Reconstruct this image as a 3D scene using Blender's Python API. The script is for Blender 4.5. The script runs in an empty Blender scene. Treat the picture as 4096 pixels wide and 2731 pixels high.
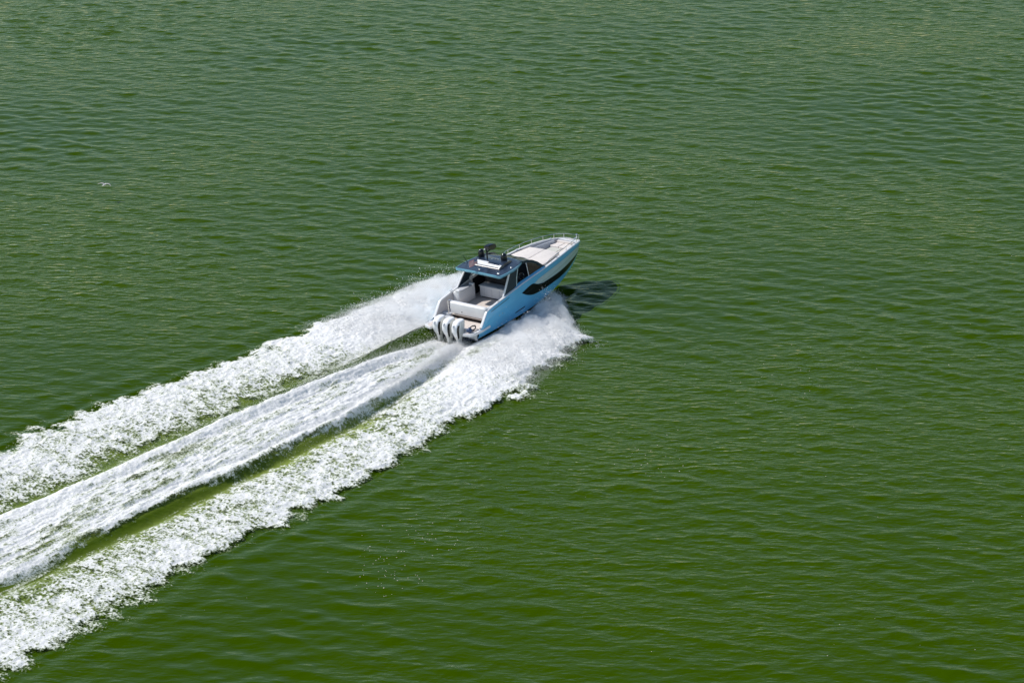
import bpy, bmesh, math, random
import numpy as np
from mathutils import Vector, Matrix
random.seed(7); RNG = np.random.default_rng(11)
R = math.radians
S = bpy.context.scene

# ------------------------------------------------------------------ camera, sky, sun, exposure
cam_d = bpy.data.cameras.new('camera'); cam = bpy.data.objects.new('camera', cam_d)
S.collection.objects.link(cam); S.camera = cam
cam.location = (3.682, -157.139, 62.0)
cam.rotation_euler = (R(90 - 21.6), 0, 0)
cam_d.sensor_width = 36.0; cam_d.lens = 100.0
cam_d.clip_start = 1.0; cam_d.clip_end = 20000.0

SUN_EL = 48.0
SUN_TRAVEL = Vector((0.951, -0.309, 0)).normalized()      # horizontal direction in which the light travels
world = bpy.data.worlds.new('World'); S.world = world; world.use_nodes = True
wn = world.node_tree; wn.nodes.clear()
sky = wn.nodes.new('ShaderNodeTexSky'); sky.sky_type = 'NISHITA'; sky.sun_disc = False
sky.sun_elevation = R(SUN_EL); sky.sun_rotation = math.atan2(-SUN_TRAVEL.x, -SUN_TRAVEL.y)
sky.altitude = 0; sky.air_density = 1.2; sky.dust_density = 0.3; sky.ozone_density = 2.0
bgn = wn.nodes.new('ShaderNodeBackground'); bgn.inputs['Strength'].default_value = 0.105
out = wn.nodes.new('ShaderNodeOutputWorld')
wn.links.new(sky.outputs[0], bgn.inputs[0]); wn.links.new(bgn.outputs[0], out.inputs[0])

sun_d = bpy.data.lights.new('sun', 'SUN'); sun = bpy.data.objects.new('sun', sun_d)
S.collection.objects.link(sun)
sun_d.energy = 4.1; sun_d.angle = R(0.53); sun_d.color = (1.0, 0.955, 0.90)
trav = Vector((SUN_TRAVEL.x * math.cos(R(SUN_EL)), SUN_TRAVEL.y * math.cos(R(SUN_EL)), -math.sin(R(SUN_EL))))
sun.rotation_euler = trav.to_track_quat('-Z', 'Y').to_euler()
sun.location = (-40, -20, 80)
S.view_settings.view_transform = 'Standard'; S.view_settings.look = 'None'
S.view_settings.exposure = 0.0; S.view_settings.gamma = 1.0
S.view_settings.use_curve_mapping = False
S.cycles.max_bounces = 14; S.cycles.transparent_max_bounces = 24; S.cycles.volume_bounces = 12

# ------------------------------------------------------------------ materials
def mat(name, col, rough=0.5, metal=0.0, spec=0.5, coat=0.0, noise=None, bump=None, alpha=1.0, trans=0.0, ior=1.45):
    m = bpy.data.materials.new(name); m.use_nodes = True
    nt = m.node_tree; b = nt.nodes['Principled BSDF']
    b.inputs['Base Color'].default_value = (*col, 1); b.inputs['Roughness'].default_value = rough
    b.inputs['Metallic'].default_value = metal; b.inputs['Specular IOR Level'].default_value = spec
    b.inputs['Coat Weight'].default_value = coat; b.inputs['IOR'].default_value = ior
    b.inputs['Transmission Weight'].default_value = trans; b.inputs['Alpha'].default_value = alpha
    if coat: b.inputs['Coat Roughness'].default_value = 0.05
    if noise:
        sc, amt = noise
        tc = nt.nodes.new('ShaderNodeTexCoord'); n = nt.nodes.new('ShaderNodeTexNoise')
        n.inputs['Scale'].default_value = sc; n.inputs['Detail'].default_value = 4
        r = nt.nodes.new('ShaderNodeValToRGB')
        r.color_ramp.elements[0].color = (*[max(0, c * (1 - amt)) for c in col], 1); r.color_ramp.elements[0].position = 0.3
        r.color_ramp.elements[1].color = (*[min(1, c * (1 + amt)) for c in col], 1); r.color_ramp.elements[1].position = 0.7
        nt.links.new(tc.outputs['Object'], n.inputs['Vector']); nt.links.new(n.outputs[0], r.inputs[0])
        nt.links.new(r.outputs[0], b.inputs['Base Color'])
        if bump:
            bm = nt.nodes.new('ShaderNodeBump'); bm.inputs['Strength'].default_value = bump; bm.inputs['Distance'].default_value = 0.01
            nt.links.new(n.outputs[0], bm.inputs['Height']); nt.links.new(bm.outputs[0], b.inputs['Normal'])
    return m

M = {
 'gel':    mat('white_gelcoat', (0.81, 0.81, 0.81), 0.25, coat=0.3, noise=(3, 0.03)),
 'hull':   mat('blue_hull_with_shade', (0.14, 0.51, 0.79), 0.15, coat=0.5, noise=(1.2, 0.05)),  # hull blue deepened to include the sky-tinted shade of the starboard side
 'hullp':  mat('pale_grey_hull_panel', (0.55, 0.66, 0.66), 0.25, coat=0.4, noise=(1.2, 0.04)),
 'bottom': mat('shaded_hull_bottom', (0.03, 0.05, 0.08), 0.45, noise=(2, 0.2)),
 'liner':  mat('warm_grey_liner', (0.62, 0.59, 0.58), 0.5, noise=(4, 0.05)),
 'deck':   mat('cream_deck', (0.66, 0.59, 0.54), 0.65, noise=(14, 0.07), bump=0.15),
 'pad':    mat('cream_vinyl', (0.74, 0.68, 0.63), 0.55, noise=(6, 0.05), bump=0.2),
 'padg':   mat('grey_vinyl', (0.48, 0.50, 0.53), 0.55, noise=(6, 0.08), bump=0.2),
 'table':  mat('beige_table', (0.62, 0.60, 0.52), 0.35, noise=(9, 0.06)),
 'navy':   mat('navy_hardtop', (0.022, 0.034, 0.060), 0.25, coat=0.3, noise=(5, 0.12)),
 'black':  mat('black_gloss', (0.006, 0.007, 0.009), 0.12, coat=0.6, noise=(5, 0.2)),
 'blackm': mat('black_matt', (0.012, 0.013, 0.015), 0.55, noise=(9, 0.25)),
 'seat':   mat('dark_seat', (0.03, 0.028, 0.03), 0.6, noise=(8, 0.2)),
 'redst':  mat('red_trim', (0.45, 0.06, 0.05), 0.5, noise=(8, 0.1)),
 'rim':    mat('grey_blue_trim', (0.14, 0.36, 0.48), 0.25, coat=0.4, noise=(3, 0.05)),
 'darkw':  mat('dark_window', (0.004, 0.005, 0.006), 0.30, spec=0.2, noise=(5, 0.2)),
 'brown':  mat('shaded_teak_brown', (0.13, 0.085, 0.06), 0.6, noise=(20, 0.25)),
 'steel':  mat('stainless_steel', (0.75, 0.74, 0.72), 0.16, metal=1.0, noise=(8, 0.03)),
 'engw':   mat('engine_white', (0.90, 0.90, 0.91), 0.28, coat=0.5, noise=(6, 0.02)),
 'engg':   mat('engine_cream', (0.80, 0.80, 0.76), 0.35, coat=0.3, noise=(6, 0.03)),
 'engs':   mat('engine_grey', (0.42, 0.45, 0.50), 0.35, noise=(6, 0.05)),
 'smoke':  mat('smoked_panel', (0.022, 0.036, 0.052), 0.35, spec=0.3, noise=(2, 0.2)),
 'lamp':   mat('lens_white', (0.8, 0.8, 0.78), 0.15, noise=(5, 0.03)),
 'rope':   mat('black_rope', (0.012, 0.014, 0.016), 0.8, noise=(40, 0.3)),
 'blue':   mat('navy_blue_vinyl', (0.03, 0.06, 0.14), 0.4, noise=(6, 0.1)),
 'featherw': mat('white_feathers', (0.72, 0.70, 0.68), 0.8, noise=(20, 0.08)),
 'featherg': mat('grey_feathers', (0.42, 0.40, 0.40), 0.8, noise=(20, 0.1)),
 'beak':   mat('yellow_beak', (0.6, 0.4, 0.05), 0.5, noise=(20, 0.1)),
 'fleck':  mat('pale_fleck', (0.75, 0.68, 0.55), 0.7, noise=(3, 0.2)),
}
def glass_mat():
    m = bpy.data.materials.new('tinted_glass'); m.use_nodes = True; nt = m.node_tree
    b = nt.nodes['Principled BSDF']; o = nt.nodes['Material Output']
    b.inputs['Base Color'].default_value = (0.02, 0.035, 0.05, 1); b.inputs['Roughness'].default_value = 0.04
    t = nt.nodes.new('ShaderNodeBsdfTransparent'); t.inputs[0].default_value = (0.45, 0.52, 0.52, 1)
    mx = nt.nodes.new('ShaderNodeMixShader'); fr = nt.nodes.new('ShaderNodeFresnel'); fr.inputs[0].default_value = 1.5
    ad = nt.nodes.new('ShaderNodeMath'); ad.operation = 'ADD'; ad.inputs[1].default_value = 0.30; ad.use_clamp = True
    nt.links.new(fr.outputs[0], ad.inputs[0]); nt.links.new(ad.outputs[0], mx.inputs[0])
    nt.links.new(t.outputs[0], mx.inputs[1]); nt.links.new(b.outputs[0], mx.inputs[2]); nt.links.new(mx.outputs[0], o.inputs[0])
    return m
M['glass'] = glass_mat()

def water_mat():
    m = bpy.data.materials.new('green_water'); m.use_nodes = True; nt = m.node_tree; L = nt.links
    b = nt.nodes['Principled BSDF']
    tc = nt.nodes.new('ShaderNodeTexCoord')
    # body colour: drifting patches of algae-green, lighter where air is mixed in behind the boat
    n = nt.nodes.new('ShaderNodeTexNoise'); n.inputs['Scale'].default_value = 0.035; n.inputs['Detail'].default_value = 5
    L.new(tc.outputs['Object'], n.inputs['Vector'])
    r = nt.nodes.new('ShaderNodeValToRGB'); L.new(n.outputs[0], r.inputs[0])
    r.color_ramp.elements[0].position = 0.3; r.color_ramp.elements[0].color = (0.030, 0.066, 0.0002, 1)
    r.color_ramp.elements[1].position = 0.7; r.color_ramp.elements[1].color = (0.040, 0.079, 0.0003, 1)
    at = nt.nodes.new('ShaderNodeAttribute'); at.attribute_name = 'aerated'
    mx = nt.nodes.new('ShaderNodeMix'); mx.data_type = 'RGBA'
    L.new(at.outputs['Fac'], mx.inputs[0]); L.new(r.outputs[0], mx.inputs[6]); mx.inputs[7].default_value = (0.36, 0.44, 0.09, 1)
    L.new(mx.outputs[2], b.inputs['Base Color'])
    b.inputs['Roughness'].default_value = 0.6; b.inputs['Specular IOR Level'].default_value = 0.0
    # wind ripples: sharp-crested chop plus finer wrinkles
    def rip(scale, sx, sy, rot, typ, det, rough, dist):
        mp = nt.nodes.new('ShaderNodeMapping'); mp.inputs['Rotation'].default_value = (0, 0, R(rot)); mp.inputs['Scale'].default_value = (sx, sy, 1)
        L.new(tc.outputs['Object'], mp.inputs[0])
        t = nt.nodes.new('ShaderNodeTexNoise'); t.noise_type = typ; t.inputs['Scale'].default_value = scale
        t.inputs['Detail'].default_value = det; t.inputs['Roughness'].default_value = rough; t.inputs['Distortion'].default_value = dist
        L.new(mp.outputs[0], t.inputs['Vector']); return t.outputs[0]
    a = rip(2.1, 0.60, 1.35, 17, 'FBM', 3, 0.5, 0.25)
    r1 = rip(1.35, 0.50, 1.50, 14, 'RIDGED_MULTIFRACTAL', 4, 0.5, 0.3)
    def bump(h, dist, prev=None):
        b_ = nt.nodes.new('ShaderNodeBump'); b_.inputs['Strength'].default_value = 1.0; b_.inputs['Distance'].default_value = dist
        L.new(h, b_.inputs['Height'])
        if prev is not None: L.new(prev, b_.inputs['Normal'])
        return b_.outputs[0]
    gust = nt.nodes.new('ShaderNodeTexNoise'); gust.inputs['Scale'].default_value = 0.035; gust.inputs['Detail'].default_value = 3
    L.new(tc.outputs['Object'], gust.inputs['Vector'])
    gm = nt.nodes.new('ShaderNodeMapRange'); gm.inputs[1].default_value = 0.35; gm.inputs[2].default_value = 0.68; gm.inputs[3].default_value = 0.35; gm.inputs[4].default_value = 1.35
    L.new(gust.outputs[0], gm.inputs[0])
    def mulh(h):
        q = nt.nodes.new('ShaderNodeMath'); q.operation = 'MULTIPLY'; L.new(h, q.inputs[0]); L.new(gm.outputs[0], q.inputs[1]); return q.outputs[0]
    n1 = bump(mulh(a), 0.105); n2 = bump(mulh(r1), 0.045, n1)
    L.new(n2, b.inputs['Normal'])
    # surface reflection seen as through a polarising filter: weak when looking down, strong at a glancing angle
    fr = nt.nodes.new('ShaderNodeFresnel'); fr.inputs['IOR'].default_value = 1.33; L.new(n2, fr.inputs['Normal'])
    fm = nt.nodes.new('ShaderNodeMapRange'); fm.inputs[1].default_value = 0.045; fm.inputs[2].default_value = 0.60; fm.inputs[3].default_value = 0.0; fm.inputs[4].default_value = 0.66
    L.new(fr.outputs[0], fm.inputs[0])
    gl = nt.nodes.new('ShaderNodeBsdfGlossy'); gl.inputs['Roughness'].default_value = 0.05; gl.inputs['Color'].default_value = (0.94, 1.0, 0.84, 1); L.new(n2, gl.inputs['Normal'])
    ms = nt.nodes.new('ShaderNodeMixShader'); L.new(fm.outputs[0], ms.inputs[0]); L.new(b.outputs[0], ms.inputs[1]); L.new(gl.outputs[0], ms.inputs[2])
    L.new(ms.outputs[0], nt.nodes['Material Output'].inputs['Surface'])
    return m
M['water'] = water_mat()

def foam_mat():
    m = bpy.data.materials.new('white_foam'); m.use_nodes = True; nt = m.node_tree; L = nt.links
    b = nt.nodes['Principled BSDF']
    b.inputs['Roughness'].default_value = 0.85; b.inputs['Specular IOR Level'].default_value = 0.25
    at = nt.nodes.new('ShaderNodeAttribute'); at.attribute_name = 'foam'
    tc = nt.nodes.new('ShaderNodeTexCoord')
    n = nt.nodes.new('ShaderNodeTexNoise'); n.inputs['Scale'].default_value = 9.0; n.inputs['Detail'].default_value = 6; n.inputs['Roughness'].default_value = 0.78
    L.new(tc.outputs['Object'], n.inputs['Vector'])
    s = nt.nodes.new('ShaderNodeMath'); s.operation = 'SUBTRACT'; s.inputs[1].default_value = 0.5; L.new(n.outputs[0], s.inputs[0])
    k = nt.nodes.new('ShaderNodeMath'); k.operation = 'MULTIPLY_ADD'; k.inputs[1].default_value = 2.2; L.new(s.outputs[0], k.inputs[0]); L.new(at.outputs['Fac'], k.inputs[2])
    mr = nt.nodes.new('ShaderNodeMapRange'); mr.interpolation_type = 'SMOOTHSTEP'
    mr.inputs[1].default_value = 0.16; mr.inputs[2].default_value = 0.80; L.new(k.outputs[0], mr.inputs[0])
    L.new(mr.outputs[0], b.inputs['Alpha'])
    # thin foam lets some of the green water through
    cr = nt.nodes.new('ShaderNodeValToRGB'); L.new(k.outputs[0], cr.inputs[0])
    cr.color_ramp.elements[0].position = 0.20; cr.color_ramp.elements[0].color = (0.42, 0.52, 0.20, 1)
    cr.color_ramp.elements[1].position = 0.85; cr.color_ramp.elements[1].color = (0.83, 0.83, 0.82, 1)
    L.new(cr.outputs[0], b.inputs['Base Color'])
    bp = nt.nodes.new('ShaderNodeBump'); bp.inputs['Strength'].default_value = 0.8; bp.inputs['Distance'].default_value = 0.05
    L.new(n.outputs[0], bp.inputs['Height']); L.new(bp.outputs[0], b.inputs['Normal'])
    return m
M['foam'] = foam_mat()
def drop_mat():
    m = bpy.data.materials.new('spray_droplets'); m.use_nodes = True; nt = m.node_tree
    b = nt.nodes['Principled BSDF']; b.inputs['Base Color'].default_value = (0.93, 0.93, 0.93, 1)
    b.inputs['Roughness'].default_value = 0.5; o = nt.nodes['Material Output']
    t = nt.nodes.new('ShaderNodeBsdfTranslucent'); t.inputs[0].default_value = (0.95, 0.95, 0.95, 1)
    mx = nt.nodes.new('ShaderNodeMixShader'); mx.inputs[0].default_value = 0.5
    nt.links.new(b.outputs[0], mx.inputs[1]); nt.links.new(t.outputs[0], mx.inputs[2]); nt.links.new(mx.outputs[0], o.inputs[0])
    return m
M['drop'] = drop_mat()

def flag_mat():
    m = bpy.data.materials.new('striped_flag'); m.use_nodes = True; nt = m.node_tree; L = nt.links
    b = nt.nodes['Principled BSDF']; b.inputs['Roughness'].default_value = 0.8
    uv = nt.nodes.new('ShaderNodeUVMap'); sp = nt.nodes.new('ShaderNodeSeparateXYZ'); L.new(uv.outputs[0], sp.inputs[0])
    def mth(op, a, b_=None, c=None):
        n = nt.nodes.new('ShaderNodeMath'); n.operation = op
        for i, x in enumerate((a, b_, c)):
            if x is None: continue
            if isinstance(x, (int, float)): n.inputs[i].default_value = x
            else: L.new(x, n.inputs[i])
        return n.outputs[0]
    st = mth('GREATER_THAN', mth('FRACT', mth('MULTIPLY', sp.outputs['Y'], 6.5)), 0.5)      # 13 stripes, red outermost
    cs = nt.nodes.new('ShaderNodeMix'); cs.data_type = 'RGBA'; L.new(st, cs.inputs[0])
    cs.inputs[6].default_value = (0.55, 0.06, 0.07, 1); cs.inputs[7].default_value = (0.80, 0.76, 0.76, 1)
    can = mth('MULTIPLY', mth('LESS_THAN', sp.outputs['X'], 0.42), mth('GREATER_THAN', sp.outputs['Y'], 0.4615))
    fx = mth('SUBTRACT', mth('FRACT', mth('MULTIPLY', sp.outputs['X'], 14.3)), 0.5)
    fy = mth('SUBTRACT', mth('FRACT', mth('MULTIPLY', sp.outputs['Y'], 9.3)), 0.5)
    star = mth('LESS_THAN', mth('ADD', mth('MULTIPLY', fx, fx), mth('MULTIPLY', fy, fy)), 0.07)
    cc = nt.nodes.new('ShaderNodeMix'); cc.data_type = 'RGBA'; L.new(star, cc.inputs[0])
    cc.inputs[6].default_value = (0.035, 0.06, 0.22, 1); cc.inputs[7].default_value = (0.8, 0.8, 0.8, 1)
    fin = nt.nodes.new('ShaderNodeMix'); fin.data_type = 'RGBA'; L.new(can, fin.inputs[0])
    L.new(cs.outputs[2], fin.inputs[6]); L.new(cc.outputs[2], fin.inputs[7]); L.new(fin.outputs[2], b.inputs['Base Color'])
    return m
M['flag'] = flag_mat()

# ------------------------------------------------------------------ helpers
def link(o, parent=None):
    S.collection.objects.link(o)
    if parent is not None: o.parent = parent
    return o
def obj(name, bm, m, parent=None, smooth=True, angle=35):
    bmesh.ops.recalc_face_normals(bm, faces=bm.faces)
    me = bpy.data.meshes.new(name); bm.to_mesh(me); bm.free()
    if isinstance(m, str): m = M[m]
    me.materials.append(m)
    if smooth:
        me.polygons.foreach_set('use_smooth', [True] * len(me.polygons))
        me.set_sharp_from_angle(angle=R(angle))
    return link(bpy.data.objects.new(name, me), parent)
def grid_mesh(name, P, mask=None):
    """P: (nu,nv,3) array -> mesh (quads), mask: (nu-1,nv-1) keep"""
    nu, nv = P.shape[:2]
    idx = np.arange(nu * nv).reshape(nu, nv)
    q = np.stack([idx[:-1, :-1], idx[1:, :-1], idx[1:, 1:], idx[:-1, 1:]], -1).reshape(-1, 4)
    if mask is not None: q = q[mask.reshape(-1)]
    used = np.unique(q); remap = np.full(nu * nv, -1, np.int64); remap[used] = np.arange(len(used))
    q = remap[q]; V = P.reshape(-1, 3)[used].astype(np.float32)
    me = bpy.data.meshes.new(name)
    me.vertices.add(len(V)); me.vertices.foreach_set('co', V.ravel())
    me.loops.add(q.size); me.loops.foreach_set('vertex_index', q.ravel().astype(np.int32))
    me.polygons.add(len(q)); me.polygons.foreach_set('loop_start', np.arange(0, q.size, 4, dtype=np.int32))
    me.polygons.foreach_set('use_smooth', np.ones(len(q), bool))
    me.update(calc_edges=True)
    return me, used
def attr(me, name, vals):
    a = me.attributes.new(name, 'FLOAT', 'POINT'); a.data.foreach_set('value', vals.astype(np.float32))
def box(bm, lo, hi, bev=0.0, seg=2, mtx=None):
    r = bmesh.ops.create_cube(bm, size=1.0); vs = r['verts']
    c = [(a + b) / 2 for a, b in zip(lo, hi)]; s = [abs(b - a) for a, b in zip(lo, hi)]
    for v in vs: v.co = Vector((v.co.x * s[0] + c[0], v.co.y * s[1] + c[1], v.co.z * s[2] + c[2]))
    if bev:
        es = list({e for v in vs for e in v.link_edges})
        g = bmesh.ops.bevel(bm, geom=es, offset=bev, segments=seg, affect='EDGES', profile=0.5)
        vs = list({v for f in g['faces'] for v in f.verts} | {v for v in vs if v.is_valid})
    if mtx is not None:
        for v in vs: v.co = mtx @ v.co
    return vs
def prism(bm, pts, d, axis):
    """extrude closed polygon pts (3D list) by vector d"""
    a = [bm.verts.new(p) for p in pts]; d = Vector(d); b = [bm.verts.new(Vector(p) + d) for p in pts]
    n = len(pts); bm.faces.new(a); bm.faces.new(b[::-1])
    for i in range(n): bm.faces.new((a[i], a[(i + 1) % n], b[(i + 1) % n], b[i]))
def tube(bm, pts, r, seg=8, cap=True):
    pts = [Vector(p) for p in pts]; rings = []
    for i, p in enumerate(pts):
        t = (pts[min(i + 1, len(pts) - 1)] - pts[max(i - 1, 0)]).normalized()
        up = Vector((0, 0, 1)) if abs(t.z) < 0.9 else Vector((1, 0, 0))
        a = t.cross(up).normalized(); b = a.cross(t)
        rr = r[i] if isinstance(r, (list, tuple)) else r
        rings.append([bm.verts.new(p + (a * math.cos(2 * math.pi * k / seg) + b * math.sin(2 * math.pi * k / seg)) * rr) for k in range(seg)])
    for i in range(len(rings) - 1):
        for k in range(seg):
            bm.faces.new((rings[i][k], rings[i][(k + 1) % seg], rings[i + 1][(k + 1) % seg], rings[i + 1][k]))
    if cap: bm.faces.new(rings[0][::-1]); bm.faces.new(rings[-1])
def lathe(bm, prof, c, seg=20, axis=Vector((0, 0, 1))):
    c = Vector(c); q = Vector((0, 0, 1)).rotation_difference(axis); rings = []
    for r, z in prof:
        rings.append([bm.verts.new(c + q @ Vector((r * math.cos(2 * math.pi * k / seg), r * math.sin(2 * math.pi * k / seg), z))) for k in range(seg)])
    for i in range(len(rings) - 1):
        for k in range(seg): bm.faces.new((rings[i][k], rings[i][(k + 1) % seg], rings[i + 1][(k + 1) % seg], rings[i + 1][k]))
    bm.faces.new(rings[0][::-1]); bm.faces.new(rings[-1])
def loft(bm, secs, close=False, cap=False):
    rows = [[bm.verts.new(p) for p in s] for s in secs]
    n = len(rows[0])
    for i in range(len(rows) - 1):
        for k in range(n if close else n - 1):
            try: bm.faces.new((rows[i][k], rows[i][(k + 1) % n], rows[i + 1][(k + 1) % n], rows[i + 1][k]))
            except ValueError: pass
    if cap: bm.faces.new(rows[0][::-1]); bm.faces.new(rows[-1])
    return rows
def ip(x, tab):
    return float(np.interp(x, [t[0] for t in tab], [t[1] for t in tab]))
def smooth_ip(x, tab):
    """monotone-ish smooth interpolation (Catmull-Rom in x)"""
    xs = [t[0] for t in tab]; ys = [t[1] for t in tab]
    if x <= xs[0]: return ys[0]
    if x >= xs[-1]: return ys[-1]
    i = max(j for j in range(len(xs) - 1) if xs[j] <= x)
    def sl(j):
        if j == 0: return (ys[1] - ys[0]) / (xs[1] - xs[0])
        if j == len(xs) - 1: return (ys[-1] - ys[-2]) / (xs[-1] - xs[-2])
        return (ys[j + 1] - ys[j - 1]) / (xs[j + 1] - xs[j - 1])
    h = xs[i + 1] - xs[i]; t = (x - xs[i]) / h
    return (2*t**3 - 3*t*t + 1) * ys[i] + (t**3 - 2*t*t + t) * h * sl(i) + (-2*t**3 + 3*t*t) * ys[i+1] + (t**3 - t*t) * h * sl(i+1)

# ------------------------------------------------------------------ boat frame and wake coordinates
YAW, TRIM, ROLL = R(37), R(3), R(3)
HEAD = np.array([math.sin(YAW), math.cos(YAW)]); STB = np.array([math.cos(YAW), -math.sin(YAW)])
# u = metres aft of the transom, v = metres to starboard, both on the water
PO = [(-12, -0.2), (-10.6, -0.2), (-9.3, -3.0), (-7.8, -6.2), (-6, -7.1), (-3, -7.3), (0, -7.8), (4, -8.1), (9, -8.2), (14, -8.9), (20, -9.7), (27, -9.8), (45, -10.4), (70, -11.5)]
SO = [(-12, 0.2), (-10.6, 0.2), (-9.4, 1.5), (-7.6, 3.3), (-6.0, 4.9), (-4.4, 6.7), (-1.3, 7.5), (1, 7.9), (5, 8.9), (10, 8.7), (18, 9.5), (25, 9.3), (32, 9.1), (38, 9.8), (45, 9.9), (70, 11.0)]
PI_ = [(-12, -1.4), (-1, -2.0), (3, -2.05), (7, -2.0), (12, -2.15), (20, -2.55), (33, -3.1), (70, -4.0)]
CP = [(-12, -1.2), (0, -1.0), (2, -1.0), (5, -1.35), (10, -1.7), (14, -2.0), (18, -2.3), (22, -2.5), (28, -2.7), (34, -3.0), (70, -3.8)]
CS = [(-12, 1.4), (0, 1.45), (3, 2.2), (7, 3.0), (14, 3.9), (19, 3.65), (24, 3.45), (29, 3.2), (39, 3.0), (70, 3.0)]
SI = [(-12, 1.3), (-3, 1.7), (-1, 1.9), (5, 2.8), (13, 3.85), (19, 3.85), (29, 3.7), (34, 3.6), (40, 3.3), (70, 3.3)]
def tab(t, u): return np.interp(u, [a for a, _ in t], [b for _, b in t])
def sst(a, b, x):
    t = np.clip((x - a) / (b - a), 0, 1); return t * t * (3 - 2 * t)
def wake(u, v, e=0.0, e2=0.0, e3=0.0, lace=0.07):
    """foam density D, height H, aeration A in wake coordinates (e, e2: ragged offsets)"""
    po, so = tab(PO, u) + e, tab(SO, u) + e2
    pi, cp, cs, si = tab(PI_, u) + e3, tab(CP, u) + e3 * 0.8, tab(CS, u) - e3, tab(SI, u) - e3 * 0.6
    live = sst(-11.2, -10.2, u)
    # --- foam density
    wP = np.maximum(pi - po, 0.05); tP = (v - po) / wP                 # 0 outer .. 1 inner
    dP = sst(-lace * 0.5, lace * 2, tP) * (1 - sst(0.86, 1.12, tP)) * (1.0 - (0.42 * sst(0.35, 1.0, tP)) * sst(0, 12, u))
    wS = np.maximum(so - si, 0.05); tS = (so - v) / wS; nbS = 0.10 * (1 - sst(5, 15, u))
    dS = sst(-lace * 0.5, lace * 2, tS) * (1 - sst(0.86, 1.15, tS - nbS)) * (1.0 - (0.40 * sst(0.35, 1.0, tS)) * sst(0, 14, u))
    tC = (v - cp) / (cs - cp); nb = 1 - sst(6, 16, u); tCd = (v - cp) / (cs + 0.45 * nb - cp)
    dC = sst(-0.05, 0.08, tCd) * (1 - sst(0.82, 1.08, tCd)) * sst(-1.2, 0.6, u) * (0.74 + 0.28 * np.exp(-((v - (cs - 0.7)) / 0.7) ** 2) + 0.30 * np.exp(-((v - (cp + 0.7)) / 0.7) ** 2) + 0.12 * sst(4, 20, u))
    fade = 1 - 0.22 * sst(14, 50, u); dP = dP * fade; dS = dS * fade
    # near the transom the inner port foam is a soft streak above a green wall of water
    halo = 0.17 * (np.exp(-np.maximum(po - v, 0) / 0.45) * (v < po + 0.3) + np.exp(-np.maximum(v - so, 0) / 0.45) * (v > so - 0.3)) * sst(-8, -4, u)
    D = np.maximum(np.maximum(np.maximum(dP, dS), dC), halo) * live
    # --- heights
    hb = np.interp(u, [-11, -9.5, -7, -4, 0, 6, 15, 45, 70], [0, 0.12, 0.55, 0.60, 0.46, 0.26, 0.17, 0.12, 0.08])
    def hump(t): return np.where((t > 0) & (t < 1), (np.clip(t, 0, 1) ** 0.85) * (1 - np.clip(t, 0, 1)) ** 1.1 * 2.7, 0)
    H = hb * (hump(np.clip(tP, 0, 1)) + hump(np.clip(tS, 0, 1)))
    hc = np.interp(u, [-2, 0, 2, 5, 10, 20, 45, 70], [-0.25, -0.30, -0.15, 0.12, 0.34, 0.34, 0.22, 0.12])
    inC = sst(-0.10, 0.12, tC) * (1 - sst(0.90, 1.10, tC))
    H = H + inC * hc
    ridge = np.exp(-((v - (cs - 0.55)) / 0.42) ** 2) * np.interp(u, [-1, 0.5, 3, 9, 18, 35], [0, 0.16, 0.24, 0.22, 0.14, 0.05])
    ridge2 = np.exp(-((v - (cp + 0.7)) / 0.5) ** 2) * np.interp(u, [0, 2, 7, 14, 26], [0, 0.15, 0.26, 0.16, 0.05])
    wallP = np.exp(-((v - (pi + 0.1)) / 0.40) ** 2) * np.interp(u, [-2, 0, 4, 9, 16], [0.1, 0.34, 0.30, 0.12, 0.05])
    gap = np.exp(-((v - (cs + si) / 2) / (0.35 + 0.4 * np.abs(si - cs))) ** 2) * np.interp(u, [-2, 2, 10, 40, 70], [0, -0.10, -0.20, -0.16, -0.1])
    gapP = np.exp(-((v - (cp + pi) / 2) / 0.4) ** 2) * np.interp(u, [2, 8, 20, 40, 70], [0, -0.10, -0.12, -0.10, -0.08])
    oP, oS = np.maximum(po - v, 0), np.maximum(v - so, 0)
    roll = 0.055 * sst(-4, 6, u) * (np.exp(-oP / 1.6) * np.sin(oP * 3.3) * (oP > 0) + np.exp(-oS / 1.6) * np.sin(oS * 3.3) * (oS > 0))
    groove = np.exp(-((v - (cs - 1.25)) / 0.26) ** 2) * np.interp(u, [2, 7, 20, 36], [0, -0.20, -0.17, 0]) + np.exp(-((v - (cp + 1.5)) / 0.30) ** 2) * np.interp(u, [4, 10, 24, 40], [0, -0.12, -0.12, 0])
    H = H + ridge + ridge2 + wallP + gap + gapP - roll + groove
    inside = sst(-0.03, 0.10, (v - po) / np.maximum(so - po, 0.1)) * sst(-0.03, 0.10, (so - v) / np.maximum(so - po, 0.1)) * live
    near = np.exp(-((tS - 0.96) / 0.11) ** 2) * np.interp(u, [-2, 0, 6, 16, 30, 45], [0.4, 0.9, 0.85, 0.55, 0.35, 0.3])
    nearP = np.exp(-((v - cp + 0.25) / 0.35) ** 2) * np.interp(u, [0, 12, 24, 45], [0.05, 0.15, 0.45, 0.5])
    deep = sst(0.8, 1.8, v - po) * sst(0.8, 1.8, so - v)
    A = np.clip(0.42 * sst(0.25, 0.9, D) + near * 1.0 + nearP * 0.7, 0, 1) * deep * live
    return D, H * live, A, inside

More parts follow.
